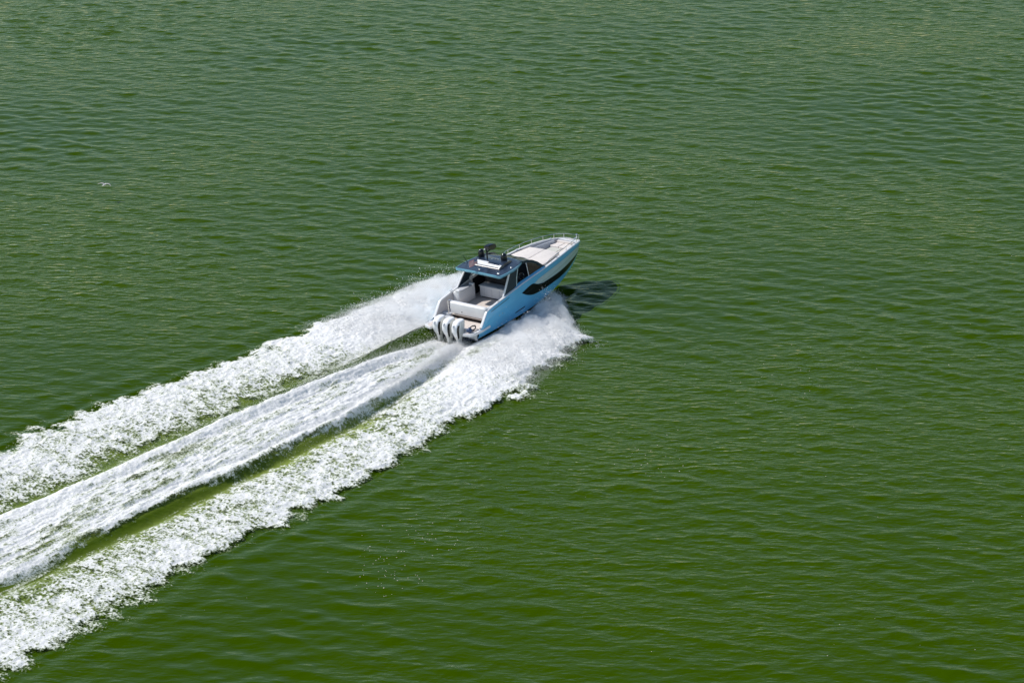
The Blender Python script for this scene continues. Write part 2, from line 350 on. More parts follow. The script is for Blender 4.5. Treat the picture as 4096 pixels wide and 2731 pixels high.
# short-crested chop: a sum of travelling waves
NW = 72
lam = np.exp(RNG.uniform(math.log(0.70), math.log(2.8), NW))
ang = R(73) + RNG.normal(0, 0.46, NW)
amp = lam * 0.0027 * RNG.uniform(0.5, 1.5, NW) * np.interp(lam, [0.7, 1.0, 1.8, 2.6, 3.4], [0.75, 1.0, 1.0, 0.75, 0.5])
ph = RNG.uniform(0, 2 * math.pi, NW)
def waves(x, y, cell, chop=None):
    """height of the chop; with chop also the sideways drift that sharpens the crests"""
    z = np.zeros_like(x); dx = np.zeros_like(x); dy = np.zeros_like(x)
    gustf = 0.88 + 0.20 * np.sin(x * 0.11 + y * 0.05 + 1.0) * np.sin(y * 0.09 - x * 0.04) + 0.13 * np.sin(x * 0.21 - y * 0.17 + 2.0) + 0.10 * np.sin(x * 0.05 + y * 0.23)
    for i in range(NW):
        k = 2 * math.pi / lam[i]; ca, sa = math.cos(ang[i]), math.sin(ang[i])
        f = amp[i] * np.clip((lam[i] / np.maximum(cell, 1e-6) - 2.2) / 2.0, 0, 1)
        f = f * gustf
        p = k * (x * ca + y * sa) + ph[i]
        z += f * np.sin(p)
        if chop:
            c = f * np.cos(p) * chop; dx += c * ca; dy += c * sa
    return (z, dx, dy) if chop else z

# ------------------------------------------------------------------ water (one sheet, to the horizon)
def stretched(lo, hi, step, far):
    core = np.arange(lo, hi + step * 0.5, step); a = []; s = step; x = hi
    while x < far:
        s *= 1.22; x += s; a.append(x)
    b = []; s = step; x = lo
    while x > -far:
        s *= 1.22; x -= s; b.append(x)
    return np.concatenate([np.array(b[::-1]), core, np.array(a)])
xs = stretched(-52, 60, 0.15, 6000); ys = stretched(-56, 92, 0.19, 6000)
gx, gy = np.meshgrid(xs, ys, indexing='ij')
cx = np.maximum(np.gradient(xs)[:, None] * np.ones_like(gy), np.gradient(ys)[None, :] * np.ones_like(gx))
gu = -(gx * HEAD[0] + gy * HEAD[1]); gv = gx * STB[0] + gy * STB[1]
D0, H0, A0, I0 = wake(gu, gv)
z0, ddx, ddy = waves(gx, gy, cx, 1.0); calm = 1 - 0.75 * I0
wz = z0 * calm + H0 - 0.05 * sst(0.05, 0.35, D0) - 0.12 * sst(0.3, 0.7, D0)
me, _ = grid_mesh('water', np.stack([gx + ddx * calm, gy + ddy * calm, wz], -1))
attr(me, 'aerated', A0.ravel())
me.materials.append(M['water'])
water = link(bpy.data.objects.new('water', me)); water['kind'] = 'structure'
water['label'] = 'choppy olive green open water filling the whole view'

# ------------------------------------------------------------------ wake foam
def spec_noise(nu, nv, d, lmin, lmax, beta, ax=1.0, ay=1.0, seed=0):
    g = np.random.default_rng(seed)
    F = np.fft.rfft2(g.standard_normal((nu, nv)))
    fu = np.fft.fftfreq(nu, d)[:, None] * ax; fv = np.fft.rfftfreq(nv, d)[None, :] * ay
    f = np.sqrt(fu * fu + fv * fv); f[0, 0] = 1e-6
    a = np.where((f > 1 / lmax) & (f < 1 / lmin), f ** (-beta), 0)
    n = np.fft.irfft2(F * a, s=(nu, nv)); return n / n.std()
def uni(n): return 0.5 * (1 + np.tanh(0.8 * n * (1 + 0.045 * n * n)))
d = 0.055
fu = np.arange(-11.2, 58, d); fv = np.arange(-12.2, 12.2, d)
FU, FV = np.meshgrid(fu, fv, indexing='ij'); nu, nv = FU.shape
big = spec_noise(nu, nv, d, 0.9, 5.0, 1.4, seed=1)          # lobes of the ragged edges
med = spec_noise(nu, nv, d, 0.30, 1.8, 1.2, seed=2)
fin = spec_noise(nu, nv, d, 0.11, 0.50, 0.9, seed=3)
strk = spec_noise(nu, nv, d, 0.13, 2.0, 1.0, ax=0.75, ay=2.0, seed=4)   # tufts across the track
lng = spec_noise(nu, nv, d, 0.14, 4.0, 1.1, ax=6.0, ay=1.0, seed=5)    # streaks along the track
fr = np.interp(FU, [-11, -2, 4, 12], [0.30, 0.45, 0.5, 0.42])
e = fr * 0.75 * big + 0.10 * med; e2 = -fr * 0.9 * big[:, ::-1] + 0.10 * med
# jets of the bow spray reaching out of the starboard edge: spikes pointing ahead and outward
wx = -FU * HEAD[0] + FV * STB[0]; wy = -FU * HEAD[1] + FV * STB[1]
jet = np.zeros_like(FU)
for yc_, a_, w_dn, w_up in ((2.05, 0.9, 0.30, 0.8), (-0.55, 1.9, 0.34, 0.75), (-1.9, 0.6, 0.25, 0.5), (-3.3, 1.1, 0.35, 0.8), (-4.6, 0.7, 0.3, 0.6), (-6.0, 1.0, 0.35, 0.9), (-7.7, 0.8, 0.35, 0.8), (-9.3, 0.9, 0.4, 0.9), (-11.2, 0.6, 0.4, 0.9)):
    q_ = wy - yc_; jet += a_ * np.exp(-np.abs(np.where(q_ < 0, q_ / w_dn, q_ / w_up)) ** 1.2)
jet = (jet - 0.45) * (1 - sst(5, 14, FU)) * sst(-9.5, -7.5, FU)
calm_e = sst(-4, 6, FU); e2 = e2 * (0.25 + 0.75 * calm_e); e = e * (0.5 + 0.5 * calm_e)
e3 = 0.09 * spec_noise(nu, nv, d, 1.5, 9.0, 1.6, seed=8) * sst(1, 8, FU)
D1, H1, A1, I1 = wake(FU, FV, e, e2 + jet, e3, 0.10)
wx = -FU * HEAD[0] + FV * STB[0]; wy = -FU * HEAD[1] + FV * STB[1]
ctr = 1 - sst(2.6, 4.2, np.abs(FV - 0.6))
vig = spec_noise(nu, nv, d, 2.0, 12.0, 1.5, seed=6)                    # patchiness of the churn
pat = uni(0.30 * med + 0.62 * fin * (1 - 0.55 * ctr) + 0.50 * strk * (1 - ctr) + 0.22 * big + 0.80 * lng * ctr)
foam = np.clip(0.36 + (D1 * (1.16 + 0.10 * vig) - pat) * 0.80, 0, 0.90) * sst(0.02, 0.22, D1)
near_boat = 1 - sst(-1, 9, FU)
foam = np.clip(foam + 0.16 * ctr * (1 - sst(9, 22, FU)) * sst(0.4, 0.8, D1), 0, 0.95)
foam = np.clip(foam + 0.40 * near_boat * sst(0.5, 0.9, D1) * (1 - 0.5 * ctr), 0, 1)
# the green wall of water off the port corner and the clean face on the starboard side
wallc = np.exp(-((FV - tab(PI_, FU) - 0.42) / 0.26) ** 2) * np.interp(FU, [-0.8, 0.2, 5, 9], [0, 1, 0.8, 0])
yel = np.exp(-((FV - 2.6 - 0.12 * FU) / 0.45) ** 2) * np.interp(FU, [-2.2, -1.2, 0.5, 2.2, 3.5], [0, 0.8, 0.75, 0.5, 0])
clump_g = np.exp(-((FV - tab(PI_, FU) + 0.70) / 0.42) ** 2) * np.interp(FU, [5, 9, 22, 30], [0, 1, 0.8, 0]) * uni(0.9 * big + 0.4 * med)
foam = np.clip(foam - wallc * 1.3 - yel * (0.55 + 0.35 * med) - 0.45 * clump_g, 0, 1)
bil = np.abs(spec_noise(nu, nv, d, 0.5, 2.6, 1.3, ax=1.5, seed=9)) - 0.8          # rolling billows
lump = (0.012 * med + 0.012 * fin + 0.012 * big - 0.034 * bil * (1 - 0.55 * ctr)) * sst(0.2, 0.8, D1) * np.interp(FU, [-10, -3, 6, 20, 50], [0.5, 0.8, 1.15, 1.1, 0.9]) \
     + 0.045 * lng * np.exp(-((FV - 0.8) / 2.2) ** 2) * sst(2, 8, FU)
fz = waves(wx, wy, np.full_like(wx, 0.3)) * (1 - 0.75 * I1) + H1 + lump + 0.035 * foam
# keep clear of the hull
keep = (foam > 0.06); keep = keep[:-1, :-1] | keep[1:, :-1] | keep[1:, 1:] | keep[:-1, 1:]
cu, cv = FU[:-1, :-1], FV[:-1, :-1]
inhull = (cu < 0.25) & (cu > -10.2) & (np.abs(cv) < np.interp(-cu, [-0.3, 6, 9, 10.2], [1.15, 1.15, 0.6, 0.05]))
keep &= ~inhull
me, used = grid_mesh('wake_foam', np.stack([wx, wy, fz], -1), keep)
attr(me, 'foam', foam.ravel()[used])
me.materials.append(M['foam'])
wf = link(bpy.data.objects.new('wake_foam', me)); wf['kind'] = 'stuff'; wf['category'] = 'foam'
wf['label'] = 'broad white churned foam wake trailing behind the speeding motorboat'

# ------------------------------------------------------------------ spray (clouds of droplets)
OCT = np.array([[1, 0, 0], [-1, 0, 0], [0, 1, 0], [0, -1, 0], [0, 0, 1], [0, 0, -1]], float)
OF = np.array([[0, 2, 4], [2, 1, 4], [1, 3, 4], [3, 0, 4], [2, 0, 5], [1, 2, 5], [3, 1, 5], [0, 3, 5]])
TET = np.array([[1, 1, 1], [1, -1, -1], [-1, 1, -1], [-1, -1, 1]], float) / 1.2
TF = np.array([[0, 1, 2], [0, 3, 1], [0, 2, 3], [1, 3, 2]])
def droplets(name, P, r, label):
    n = len(P)
    V = (P[:, None, :] + TET[None] * r[:, None, None]).reshape(-1, 3).astype(np.float32)
    Fc = (TF[None] + (np.arange(n) * 4)[:, None, None]).reshape(-1)
    me = bpy.data.meshes.new(name); me.vertices.add(len(V)); me.vertices.foreach_set('co', V.ravel())
    me.loops.add(len(Fc)); me.loops.foreach_set('vertex_index', Fc.astype(np.int32))
    nf = len(Fc) // 3; me.polygons.add(nf); me.polygons.foreach_set('loop_start', np.arange(0, nf * 3, 3, dtype=np.int32))
    me.polygons.foreach_set('use_smooth', np.ones(nf, bool)); me.update(calc_edges=True)
    me.materials.append(M['drop'])
    o = link(bpy.data.objects.new(name, me)); o['kind'] = 'stuff'; o['category'] = 'spray'; o['label'] = label
    return o
def samp(arr, u, v):
    i = np.clip(((u - fu[0]) / d).astype(int), 0, nu - 1); j = np.clip(((v - fv[0]) / d).astype(int), 0, nv - 1)
    return arr[i, j]
def uv2xyz(u, v, z): return np.stack([-u * HEAD[0] + v * STB[0], -u * HEAD[1] + v * STB[1], z], -1)
def side_spray(sgn, n, seed, label, name):
    g = np.random.default_rng(seed); T = SO if sgn > 0 else PO
    u0 = g.uniform(-9.6, 3.5, n); t = g.beta(1.5, 1.35, n)
    out_v = np.abs(tab(T, u0)) + sgn * samp(e2 + jet if sgn > 0 else e, u0, tab(T, u0)) * 1.0
    vh = np.interp(-u0, [-4, 0, 6, 9, 10], [2.4, 1.9, 1.75, 0.9, 0.2])
    v = vh + (out_v - vh) * t * (1.02 + 0.05 * g.standard_normal(n))
    hm = np.interp(u0, [-10, -8.5, -6, -3, 0, 4], [0.15, 0.55, 0.85, 0.75, 0.5, 0.25])
    base = samp(H1, u0, sgn * v)
    clump = samp(uni(med + 0.8 * big), u0, sgn * v)
    h = base + np.abs(g.exponential(0.33, n)) * hm * (0.25 + 1.3 * clump) * (4 * t * (1 - t)) ** 0.5 + 0.02
    keepm = (g.random(n) < 0.15 + 0.85 * clump ** 1.5)
    u = u0 + 0.25 * g.standard_normal(n) + 0.8 * t * h
    P = uv2xyz(u, sgn * v, h)[keepm]
    r = np.clip(g.lognormal(math.log(0.009), 0.5, n), 0.005, 0.04)[keepm]
    return droplets(name, P, r, label)
side_spray(1, 62000, 21, 'blue shaded and white bow spray fanning out on the starboard side of the boat', 'starboard_spray')
side_spray(-1, 62000, 22, 'bright white bow spray thrown up on the port side of the boat', 'port_spray')
def prop_spray(n, seed):
    g = np.random.default_rng(seed); u = -0.6 + g.gamma(1.6, 4.2, n); u = u[u < 26]; n = len(u)
    w = g.random(n)
    cs, cp, pi = tab(CS, u), tab(CP, u), tab(PI_, u)
    v = np.where(w < 0.5, cs - 0.5 + 0.32 * g.standard_normal(n), np.where(w < 0.75, cp + 0.8 + 0.55 * g.standard_normal(n), pi - 0.3 + 0.42 * g.standard_normal(n)))
    h = samp(H1, u, v) + g.exponential(0.10, n) * np.interp(u, [-1, 2, 8, 26], [0.7, 1.6, 1.0, 0.5]) + 0.02
    r = np.clip(g.lognormal(math.log(0.008), 0.4, n), 0.004, 0.03)
    return droplets('propeller_spray', uv2xyz(u, v, h), r, 'fine white spray streaming back from the three outboard motors')
prop_spray(40000, 23)

# ------------------------------------------------------------------ mist hanging over the spray (thin closed volumes)
def mist_mat(name, dens, scale):
    m = bpy.data.materials.new(name); m.use_nodes = True; nt = m.node_tree; L = nt.links; nt.nodes.remove(nt.nodes['Principled BSDF'])
    o = nt.nodes['Material Output']; v = nt.nodes.new('ShaderNodeVolumePrincipled'); v.inputs['Color'].default_value = (0.995, 0.995, 0.995, 1); v.inputs['Anisotropy'].default_value = 0.0
    tc = nt.nodes.new('ShaderNodeTexCoord'); n = nt.nodes.new('ShaderNodeTexNoise'); n.inputs['Scale'].default_value = scale; n.inputs['Detail'].default_value = 5; n.inputs['Roughness'].default_value = 0.68
    L.new(tc.outputs['Object'], n.inputs['Vector'])
    mr = nt.nodes.new('ShaderNodeMapRange'); mr.inputs[1].default_value = 0.40; mr.inputs[2].default_value = 0.63; mr.inputs[3].default_value = 0.04 * dens; mr.inputs[4].default_value = dens
    L.new(n.outputs[0], mr.inputs[0]); L.new(mr.outputs[0], v.inputs['Density']); L.new(v.outputs[0], o.inputs['Volume'])
    return m
M['mist'] = mist_mat('white_mist', 2.4, 2.7)
def mist(name, label, us, vin, vout, hfun, seed, nt_=26, m='mist'):
    g = np.random.default_rng(seed); bm = bmesh.new(); nu_ = len(us)
    ph1 = g.uniform(0, 6.28, 6); top, bot = [], []
    for u in us:
        a, b = vin(u), vout(u); rt, rb = [], []
        for k in range(nt_):
            t = k / (nt_ - 1); v = a + (b - a) * t
            base = float(samp(H1, np.array([u]), np.array([v]))[0]) * 0.7
            wob = 1 + 0.28 * math.sin(u * 2.3 + v * 1.1 + ph1[0]) + 0.22 * math.sin(u * 4.1 - v * 2.7 + ph1[1]) + 0.15 * math.sin(u * 7.7 + v * 5.3 + ph1[2])
            h = max(0.0, hfun(u, t) * wob) if 0 < k < nt_ - 1 else 0.0
            x, y = -u * HEAD[0] + v * STB[0], -u * HEAD[1] + v * STB[1]
            rt.append(bm.verts.new((x, y, base + 0.03 + h))); rb.append(bm.verts.new((x, y, base + 0.01)))
        top.append(rt); bot.append(rb)
    for i in range(nu_ - 1):
        for k in range(nt_ - 1):
            bm.faces.new((top[i][k], top[i + 1][k], top[i + 1][k + 1], top[i][k + 1])); bm.faces.new((bot[i][k], bot[i][k + 1], bot[i + 1][k + 1], bot[i + 1][k]))
        bm.faces.new((top[i][0], bot[i][0], bot[i + 1][0], top[i + 1][0])); bm.faces.new((top[i][-1], top[i + 1][-1], bot[i + 1][-1], bot[i][-1]))
    for k in range(nt_ - 1):
        bm.faces.new((top[0][k], top[0][k + 1], bot[0][k + 1], bot[0][k])); bm.faces.new((top[-1][k], bot[-1][k], bot[-1][k + 1], top[-1][k + 1]))
    o = obj(name, bm, m); o['kind'] = 'stuff'; o['category'] = 'mist'; o['label'] = label
    return o
def hs_(u, t): return np.interp(u, [-9.8, -8.8, -7, -5, -2, 1, 3.4], [0.0, 0.50, 0.78, 0.72, 0.50, 0.28, 0.0]) * math.sin(math.pi * min(1, t) ** 0.62) ** 0.9
mist('starboard_mist', 'soft bluish mist hanging beside the starboard hull', np.linspace(-9.8, 3.4, 60), lambda u: ip(-u, [(-4, 2.3), (0, 1.75), (6, 1.62), (9, 0.9), (10, 0.15)]), lambda u: float(tab(SO, u)) + 0.15, hs_, 31)
mist('port_mist', 'soft white mist blowing off the port bow wave', np.linspace(-9.8, 4.4, 60), lambda u: -ip(-u, [(-5, 2.5), (0, 1.75), (6, 1.62), (9, 0.9), (10, 0.15)]), lambda u: float(tab(PO, u)) - 0.35, lambda u, t: 1.15 * hs_(min(u, 3.39) * 0.94 if u > 0 else u, t), 32)
mist('propeller_mist', 'thin smooth mist trailing from the propellers', np.linspace(-0.5, 10, 44), lambda u: float(tab(CS, u)) - 1.35, lambda u: float(tab(CS, u)) + 0.10, lambda u, t: np.interp(u, [-0.5, 0.3, 3, 7, 10], [0, 0.22, 0.32, 0.22, 0]) * math.sin(math.pi * t), 33, 12)

# ------------------------------------------------------------------ motor boat (local axes: x forward, y port, z up)
fwd = Vector((math.sin(YAW) * math.cos(TRIM), math.cos(YAW) * math.cos(TRIM), math.sin(TRIM)))
prt = Vector((-math.cos(YAW), math.sin(YAW), 0)); up = fwd.cross(prt)
p2 = prt * math.cos(ROLL) - up * math.sin(ROLL); u2 = up * math.cos(ROLL) + prt * math.sin(ROLL)
boat = link(bpy.data.objects.new('motor_boat', None)); boat.empty_display_size = 1.0
boat.matrix_world = Matrix(((fwd.x, p2.x, u2.x, 0), (fwd.y, p2.y, u2.y, 0), (fwd.z, p2.z, u2.z, 0), (0, 0, 0, 1)))
boat['label'] = 'pale blue and white motorboat with dark hardtop and three outboards speeding away'
boat['category'] = 'motorboat'

SW = [(0.5, 1.83), (1.6, 1.85), (3.2, 1.86), (5, 1.85), (7, 1.80), (8, 1.72), (9, 1.60), (10, 1.42), (11, 1.19), (12, 0.88), (12.5, 0.66), (12.85, 0.40), (13.02, 0.12), (13.06, 0.0)]
SZ = [(0.5, 0.60), (0.75, 0.64), (1.42, 1.50), (1.6, 1.57), (3.2, 1.80), (5, 2.03), (7, 2.18), (9, 2.28), (10, 2.29), (11, 2.25), (12, 2.14), (12.5, 2.04), (13.06, 1.86)]
KZ = [(0.5, -0.55), (6, -0.58), (9, -0.54), (10.3, -0.45), (11.2, -0.08), (12.0, 0.40), (12.6, 0.86), (12.95, 1.40), (13.06, 1.80)]
CY = [(0.5, 1.62), (4, 1.66), (6, 1.64), (8, 1.50), (9.5, 1.25), (11, 0.88), (12, 0.58), (12.6, 0.33), (13.06, 0.0)]
CZ = [(0.5, 0.02), (4, 0.06), (6, 0.14), (8, 0.32), (9.5, 0.50), (11, 0.72), (12, 0.92), (12.6, 1.15), (13.06, 1.80)]
def w_(x): return max(0.0, smooth_ip(x, SW))
def z_(x): return ip(x, SZ) if x < 1.6 else smooth_ip(x, SZ)
def side_sec(x):
    """starboard/port section as (half width, z) from chine to sheer"""
    yc, zc, w, zs = max(0, smooth_ip(x, CY)), smooth_ip(x, CZ), w_(x), z_(x)
    if zs < zc + 0.1: zs = zc + 0.1
    lip = 0.06 * min(1, max(0, (12.8 - x) / 2))
    pts = [(yc, zc), (yc + lip, zc + 0.03)]
    kn = 0.64; bul = 0.06 * min(1, max(0, (12.9 - x) / 3))
    for t in (0.2, 0.42, kn):
        pts.append((yc + lip + (w - yc - lip) * t ** 0.8 + bul * math.sin(math.pi * t), zc + 0.03 + (zs - zc - 0.03) * t))
    y_k, z_k = pts[-1]
    pts.append((y_k + 0.025 * min(1, max(0, (12.9 - x))), z_k + 0.02))
    pts.append((max(w, 0) + 0.02 * min(1, max(0, 13 - x)), zc + 0.03 + (zs - zc - 0.03) * 0.88))
    pts.append((w, zs))
    return pts
def hull_y(x, z):
    s = side_sec(x); return float(np.interp(z, [p[1] for p in s], [p[0] for p in s]))
HX = [0.5, 0.75, 1.0, 1.2, 1.42, 1.6, 2.0, 2.6, 3.2, 4, 5, 6, 7, 7.5, 8, 8.5, 9, 9.5, 10, 10.5, 11, 11.4, 11.8, 12.1, 12.4, 12.65, 12.85, 12.97, 13.04]
# topsides
bm = bmesh.new()
for s in (-1, 1):
    loft(bm, [[(x, s * y, z) for y, z in side_sec(x)] for x in HX])
bmesh.ops.remove_doubles(bm, verts=bm.verts, dist=1e-4)
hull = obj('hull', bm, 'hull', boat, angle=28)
# running bottom, coloured dark for its shade, and transom wall
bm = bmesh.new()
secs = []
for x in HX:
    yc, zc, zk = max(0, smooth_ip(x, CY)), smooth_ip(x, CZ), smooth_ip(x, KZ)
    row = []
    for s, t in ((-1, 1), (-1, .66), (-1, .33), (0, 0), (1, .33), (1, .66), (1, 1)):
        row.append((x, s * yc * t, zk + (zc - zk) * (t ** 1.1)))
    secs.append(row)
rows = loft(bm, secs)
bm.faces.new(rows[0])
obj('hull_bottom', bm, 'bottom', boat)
bm = bmesh.new(); box(bm, (0.5, -1.66, -0.05), (0.56, 1.66, 0.53)); obj('transom', bm, 'gel', boat)

def side_strip(name, m, xs_, ztop, zbot, s, proud=0.016, n=18, parent=hull):
    bm = bmesh.new(); secs = []
    for x in xs_:
        a, b = ztop(x), zbot(x)
        secs.append([(x, s * (hull_y(x, a + (b - a) * k / n) + proud), a + (b - a) * k / n) for k in range(n + 1)])
    loft(bm, secs); return obj(name, bm, m, parent)
# long black hull window, light panel over it, groove and vent on both sides
BT = [(4.8, 1.50), (5.4, 1.64), (5.95, 1.70), (6.4, 1.52), (6.93, 1.39), (8, 1.36), (9.3, 1.36), (10.5, 1.40), (11.5, 1.42), (12.3, 1.45)]
BB = [(4.8, 1.48), (5.4, 1.16), (6.05, 0.98), (7.05, 0.94), (8.2, 0.95), (9.5, 0.95), (10.5, 1.02), (11.5, 1.20), (12.3, 1.43)]
PT = [(6.1, 1.66), (6.5, 1.78), (7.1, 1.86), (8.6, 1.95), (9.8, 1.97), (11.1, 1.98), (12.4, 1.86)]
for s in (-1, 1):
    xr = list(np.linspace(4.8, 12.3, 60))
    side_strip('hull_window', 'darkw', xr, lambda x: smooth_ip(x, BT), lambda x: smooth_ip(x, BB), s)
    xr = list(np.linspace(6.08, 12.4, 56))
    side_strip('hull_panel', 'hullp', xr, lambda x: max(smooth_ip(x, PT), smooth_ip(x, BT) + 0.021), lambda x: smooth_ip(x, BT) + 0.02, s, 0.02)
    xr = list(np.linspace(1.75, 3.6, 12))
    side_strip('hull_groove', 'smoke', xr, lambda x: z_(x) - 0.19, lambda x: z_(x) - 0.225, s, 0.006)
    xr = list(np.linspace(4.15, 5.1, 8))
    side_strip('hull_vent', 'black', xr, lambda x: 0.47 + 0.07 * (x - 4.15), lambda x: 0.40 + 0.07 * (x - 4.15), s, 0.006)
    for px_, pz_ in ((2.55, 0.86), (2.85, 0.90)):
        bm = bmesh.new(); lathe(bm, [(0.03, -0.01), (0.03, 0.012), (0.018, 0.018)], (px_, s * hull_y(px_, pz_), pz_), 10, Vector((0, s, 0)))
        obj('drain_fitting', bm, 'steel', hull)
    # rubbing strake along the sheer
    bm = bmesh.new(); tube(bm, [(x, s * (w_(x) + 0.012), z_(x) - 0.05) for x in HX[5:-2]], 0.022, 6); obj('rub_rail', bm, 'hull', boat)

# gunwale caps
for s in (-1, 1):
    bm = bmesh.new(); secs = []
    for x in [0.78, 1.0, 1.2, 1.42, 1.55] + HX[5:-2]:
        w, z = w_(x), z_(x); inw = max(w - 0.15, 0.02)
        secs.append([(x, s * (w + 0.012), z - 0.03), (x, s * (w + 0.008), z + 0.012), (x, s * (w - 0.03), z + 0.03), (x, s * (inw + 0.03), z + 0.03), (x, s * inw, z + 0.005), (x, s * inw, z - 0.06)])
    loft(bm, secs); obj('gunwale', bm, 'gel', boat)
# inner liner walls
for s in (-1, 1):
    bm = bmesh.new()
    loft(bm, [[(x, s * (w_(x) - 0.148), z_(x) - 0.02), (x, s * (w_(x) - 0.19), min(0.62, z_(x) - 0.05) if x < 1.5 else 0.84)] for x in (0.8, 1.1, 1.42, 1.6, 2.2, 3, 4, 4.6)])
    obj('cockpit_liner', bm, 'liner', boat)
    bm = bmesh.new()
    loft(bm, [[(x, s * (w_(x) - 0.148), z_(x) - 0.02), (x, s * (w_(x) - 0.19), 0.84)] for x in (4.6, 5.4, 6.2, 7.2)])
    obj('helm_shade_liner', bm, 'blackm', boat)  # liner turned black here to paint in the shade under the hardtop
    bm = bmesh.new()
    loft(bm, [[(x, s * max(0.02, w_(x) - 0.148), z_(x) - 0.02), (x, s * max(0.02, w_(x) - 0.20), z_(x) - (0.28 if x < 9.9 else 0.52))] for x in (7.2, 8, 9, 9.89, 9.9, 10.5, 11, 11.6, 12.05)])
    obj('bow_liner', bm, 'liner', boat)
# cockpit sole
bm = bmesh.new(); box(bm, (1.55, -1.68, 0.79), (7.3, 1.68, 0.85)); obj('cockpit_sole', bm, 'deck', boat)
# swim platform: U shape round the motors
bm = bmesh.new()
pl = [(1.62, 1.86), (0.75, 1.90), (0.05, 1.86), (-0.18, 1.70), (-0.30, 1.22), (0.45, 1.16), (0.45, -1.16), (-0.30, -1.22), (-0.18, -1.70), (0.05, -1.86), (0.75, -1.90), (1.62, -1.86)]
prism(bm, [(x, y, 0.585) for x, y in pl], (0, 0, -0.15), 2)
bmesh.ops.bevel(bm, geom=[e for e in bm.edges], offset=0.02, segments=2, affect='EDGES')
plat = obj('swim_platform', bm, 'gel', boat)
bm = bmesh.new()
pl2 = [(1.60, 1.64), (0.72, 1.66), (0.05, 1.66), (-0.10, 1.55), (-0.20, 1.30), (0.53, 1.26), (0.53, -1.26), (-0.20, -1.30), (-0.10, -1.55), (0.05, -1.66), (0.72, -1.66), (1.60, -1.64)]
prism(bm, [(x, y, 0.592) for x, y in pl2], (0, 0, 0.008), 2); obj('deck_panel', bm, 'deck', plat)
for s in (-1, 1):
    bm = bmesh.new(); tube(bm, [(0.02, s * 1.77, 0.60), (0.02, s * 1.77, 0.65), (0.30, s * 1.80, 0.65), (0.30, s * 1.80, 0.60)], 0.016, 6); obj('cleat', bm, 'steel', plat)

# stern bench with hollow under it, step and grab rail on the port side
bm = bmesh.new()
sec = []
for y in (0.92, 0.90, 0.5, 0, -0.5, -1.0, -1.4, -1.62, -1.70):
    o_ = 0.02 if y in (0.92, -1.70) else 0.0
    sec.append([(1.42 + o_, y, 0.96 + o_), (1.34 + o_, y, 1.30), (1.36 + o_, y, 1.62 - o_), (1.44, y, 1.70 - o_), (1.58, y, 1.70 - o_), (1.66 - o_, y, 1.62), (1.72 - o_, y, 1.30), (2.0 - o_, y, 1.28), (2.02 - o_, y, 0.86), (1.95 - o_, y, 0.96 + o_)])
loft(bm, sec, close=True, cap=True); bench = obj('stern_bench', bm, 'gel', boat)
bm = bmesh.new(); box(bm, (1.70, -1.45, 1.28), (2.02, 0.85, 1.36), 0.03); obj('seat_cushion', bm, 'pad', bench)
bm = bmesh.new(); lathe(bm, [(0.035, 0), (0.03, 0.02)], (1.37, 0.05, 1.15), 10, Vector((-1, 0, 0))); obj('bench_latch', bm, 'blackm', bench)
bm = bmesh.new(); box(bm, (1.72, -1.66, 0.60), (1.76, 0.92, 0.97)); obj('recess_back', bm, 'brown', boat)  # brown darkened to carry the shade of the hollow under the bench
bm = bmesh.new(); lathe(bm, [(0.07, 0), (0.07, 0.03), (0.04, 0.05)], (1.71, -1.35, 0.78), 14, Vector((-1, 0, 0))); obj('courtesy_lamp', bm, 'lamp', boat)
bm = bmesh.new(); box(bm, (1.05, 0.98, 0.60), (1.62, 1.64, 0.74), 0.02); box(bm, (1.40, 0.98, 0.735), (1.75, 1.64, 0.86), 0.02); obj('step', bm, 'padg', boat)
bm = bmesh.new(); tube(bm, [(1.40, 1.10, 0.88), (1.40, 1.10, 1.66), (1.42, 1.06, 1.73), (1.46, 0.96, 1.75), (1.46, 0.86, 1.74)], 0.03, 8); obj('grab_rail', bm, 'steel', boat)
# rounded infill where the bench meets the starboard bulwark
bm = bmesh.new(); prism(bm, [(1.38, -1.60, 1.55), (1.50, -1.55, 1.55), (1.75, -1.62, 1.55), (2.3, -1.70, 1.55), (2.3, -1.76, 1.55), (1.40, -1.76, 1.55)], (0, 0, 0.09), 2); obj('corner_moulding', bm, 'gel', boat)

# port side settee
bm = bmesh.new(); box(bm, (2.62, 1.20, 0.85), (4.20, 1.68, 1.74), 0.06); st = obj('side_settee', bm, 'gel', boat)
bm = bmesh.new(); box(bm, (2.86, 1.20, 1.72), (3.95, 1.64, 1.80), 0.03); obj('seat_cushion', bm, 'padg', st)
for xx in (2.62, 3.95):
    bm = bmesh.new(); box(bm, (xx, 1.17, 1.725), (xx + 0.20, 1.50, 1.88), 0.04); obj('armrest', bm, 'gel', st)
# wet bar facing aft
bm = bmesh.new(); box(bm, (4.46, -0.78, 0.91), (5.05, 1.08, 1.56), 0.05); bar = obj('wet_bar', bm, 'gel', boat)
bm = bmesh.new(); box(bm, (4.42, -0.82, 1.565), (5.10, 1.12, 1.625), 0.02); obj('counter_top', bm, 'gel', bar)
bm = bmesh.new(); box(bm, (4.56, -0.70, 1.628), (5.0, 0.75, 1.64)); obj('sink_cover', bm, 'padg', bar)
bm = bmesh.new(); box(bm, (4.50, -0.74, 0.85), (5.0, 1.0, 0.905)); obj('toe_kick', bm, 'blackm', bar)
for yy in (-0.45, 0.15, 0.72):
    bm = bmesh.new(); box(bm, (4.445, yy - 0.004, 0.98), (4.462, yy + 0.004, 1.5)); obj('door_gap', bm, 'padg', bar)
bm = bmesh.new(); box(bm, (5.12, -1.30, 0.85), (5.30, 1.15, 2.05), 0.04); obj('helm_shade_block', bm, 'blackm', boat)  # black block added to make the helm interior dark
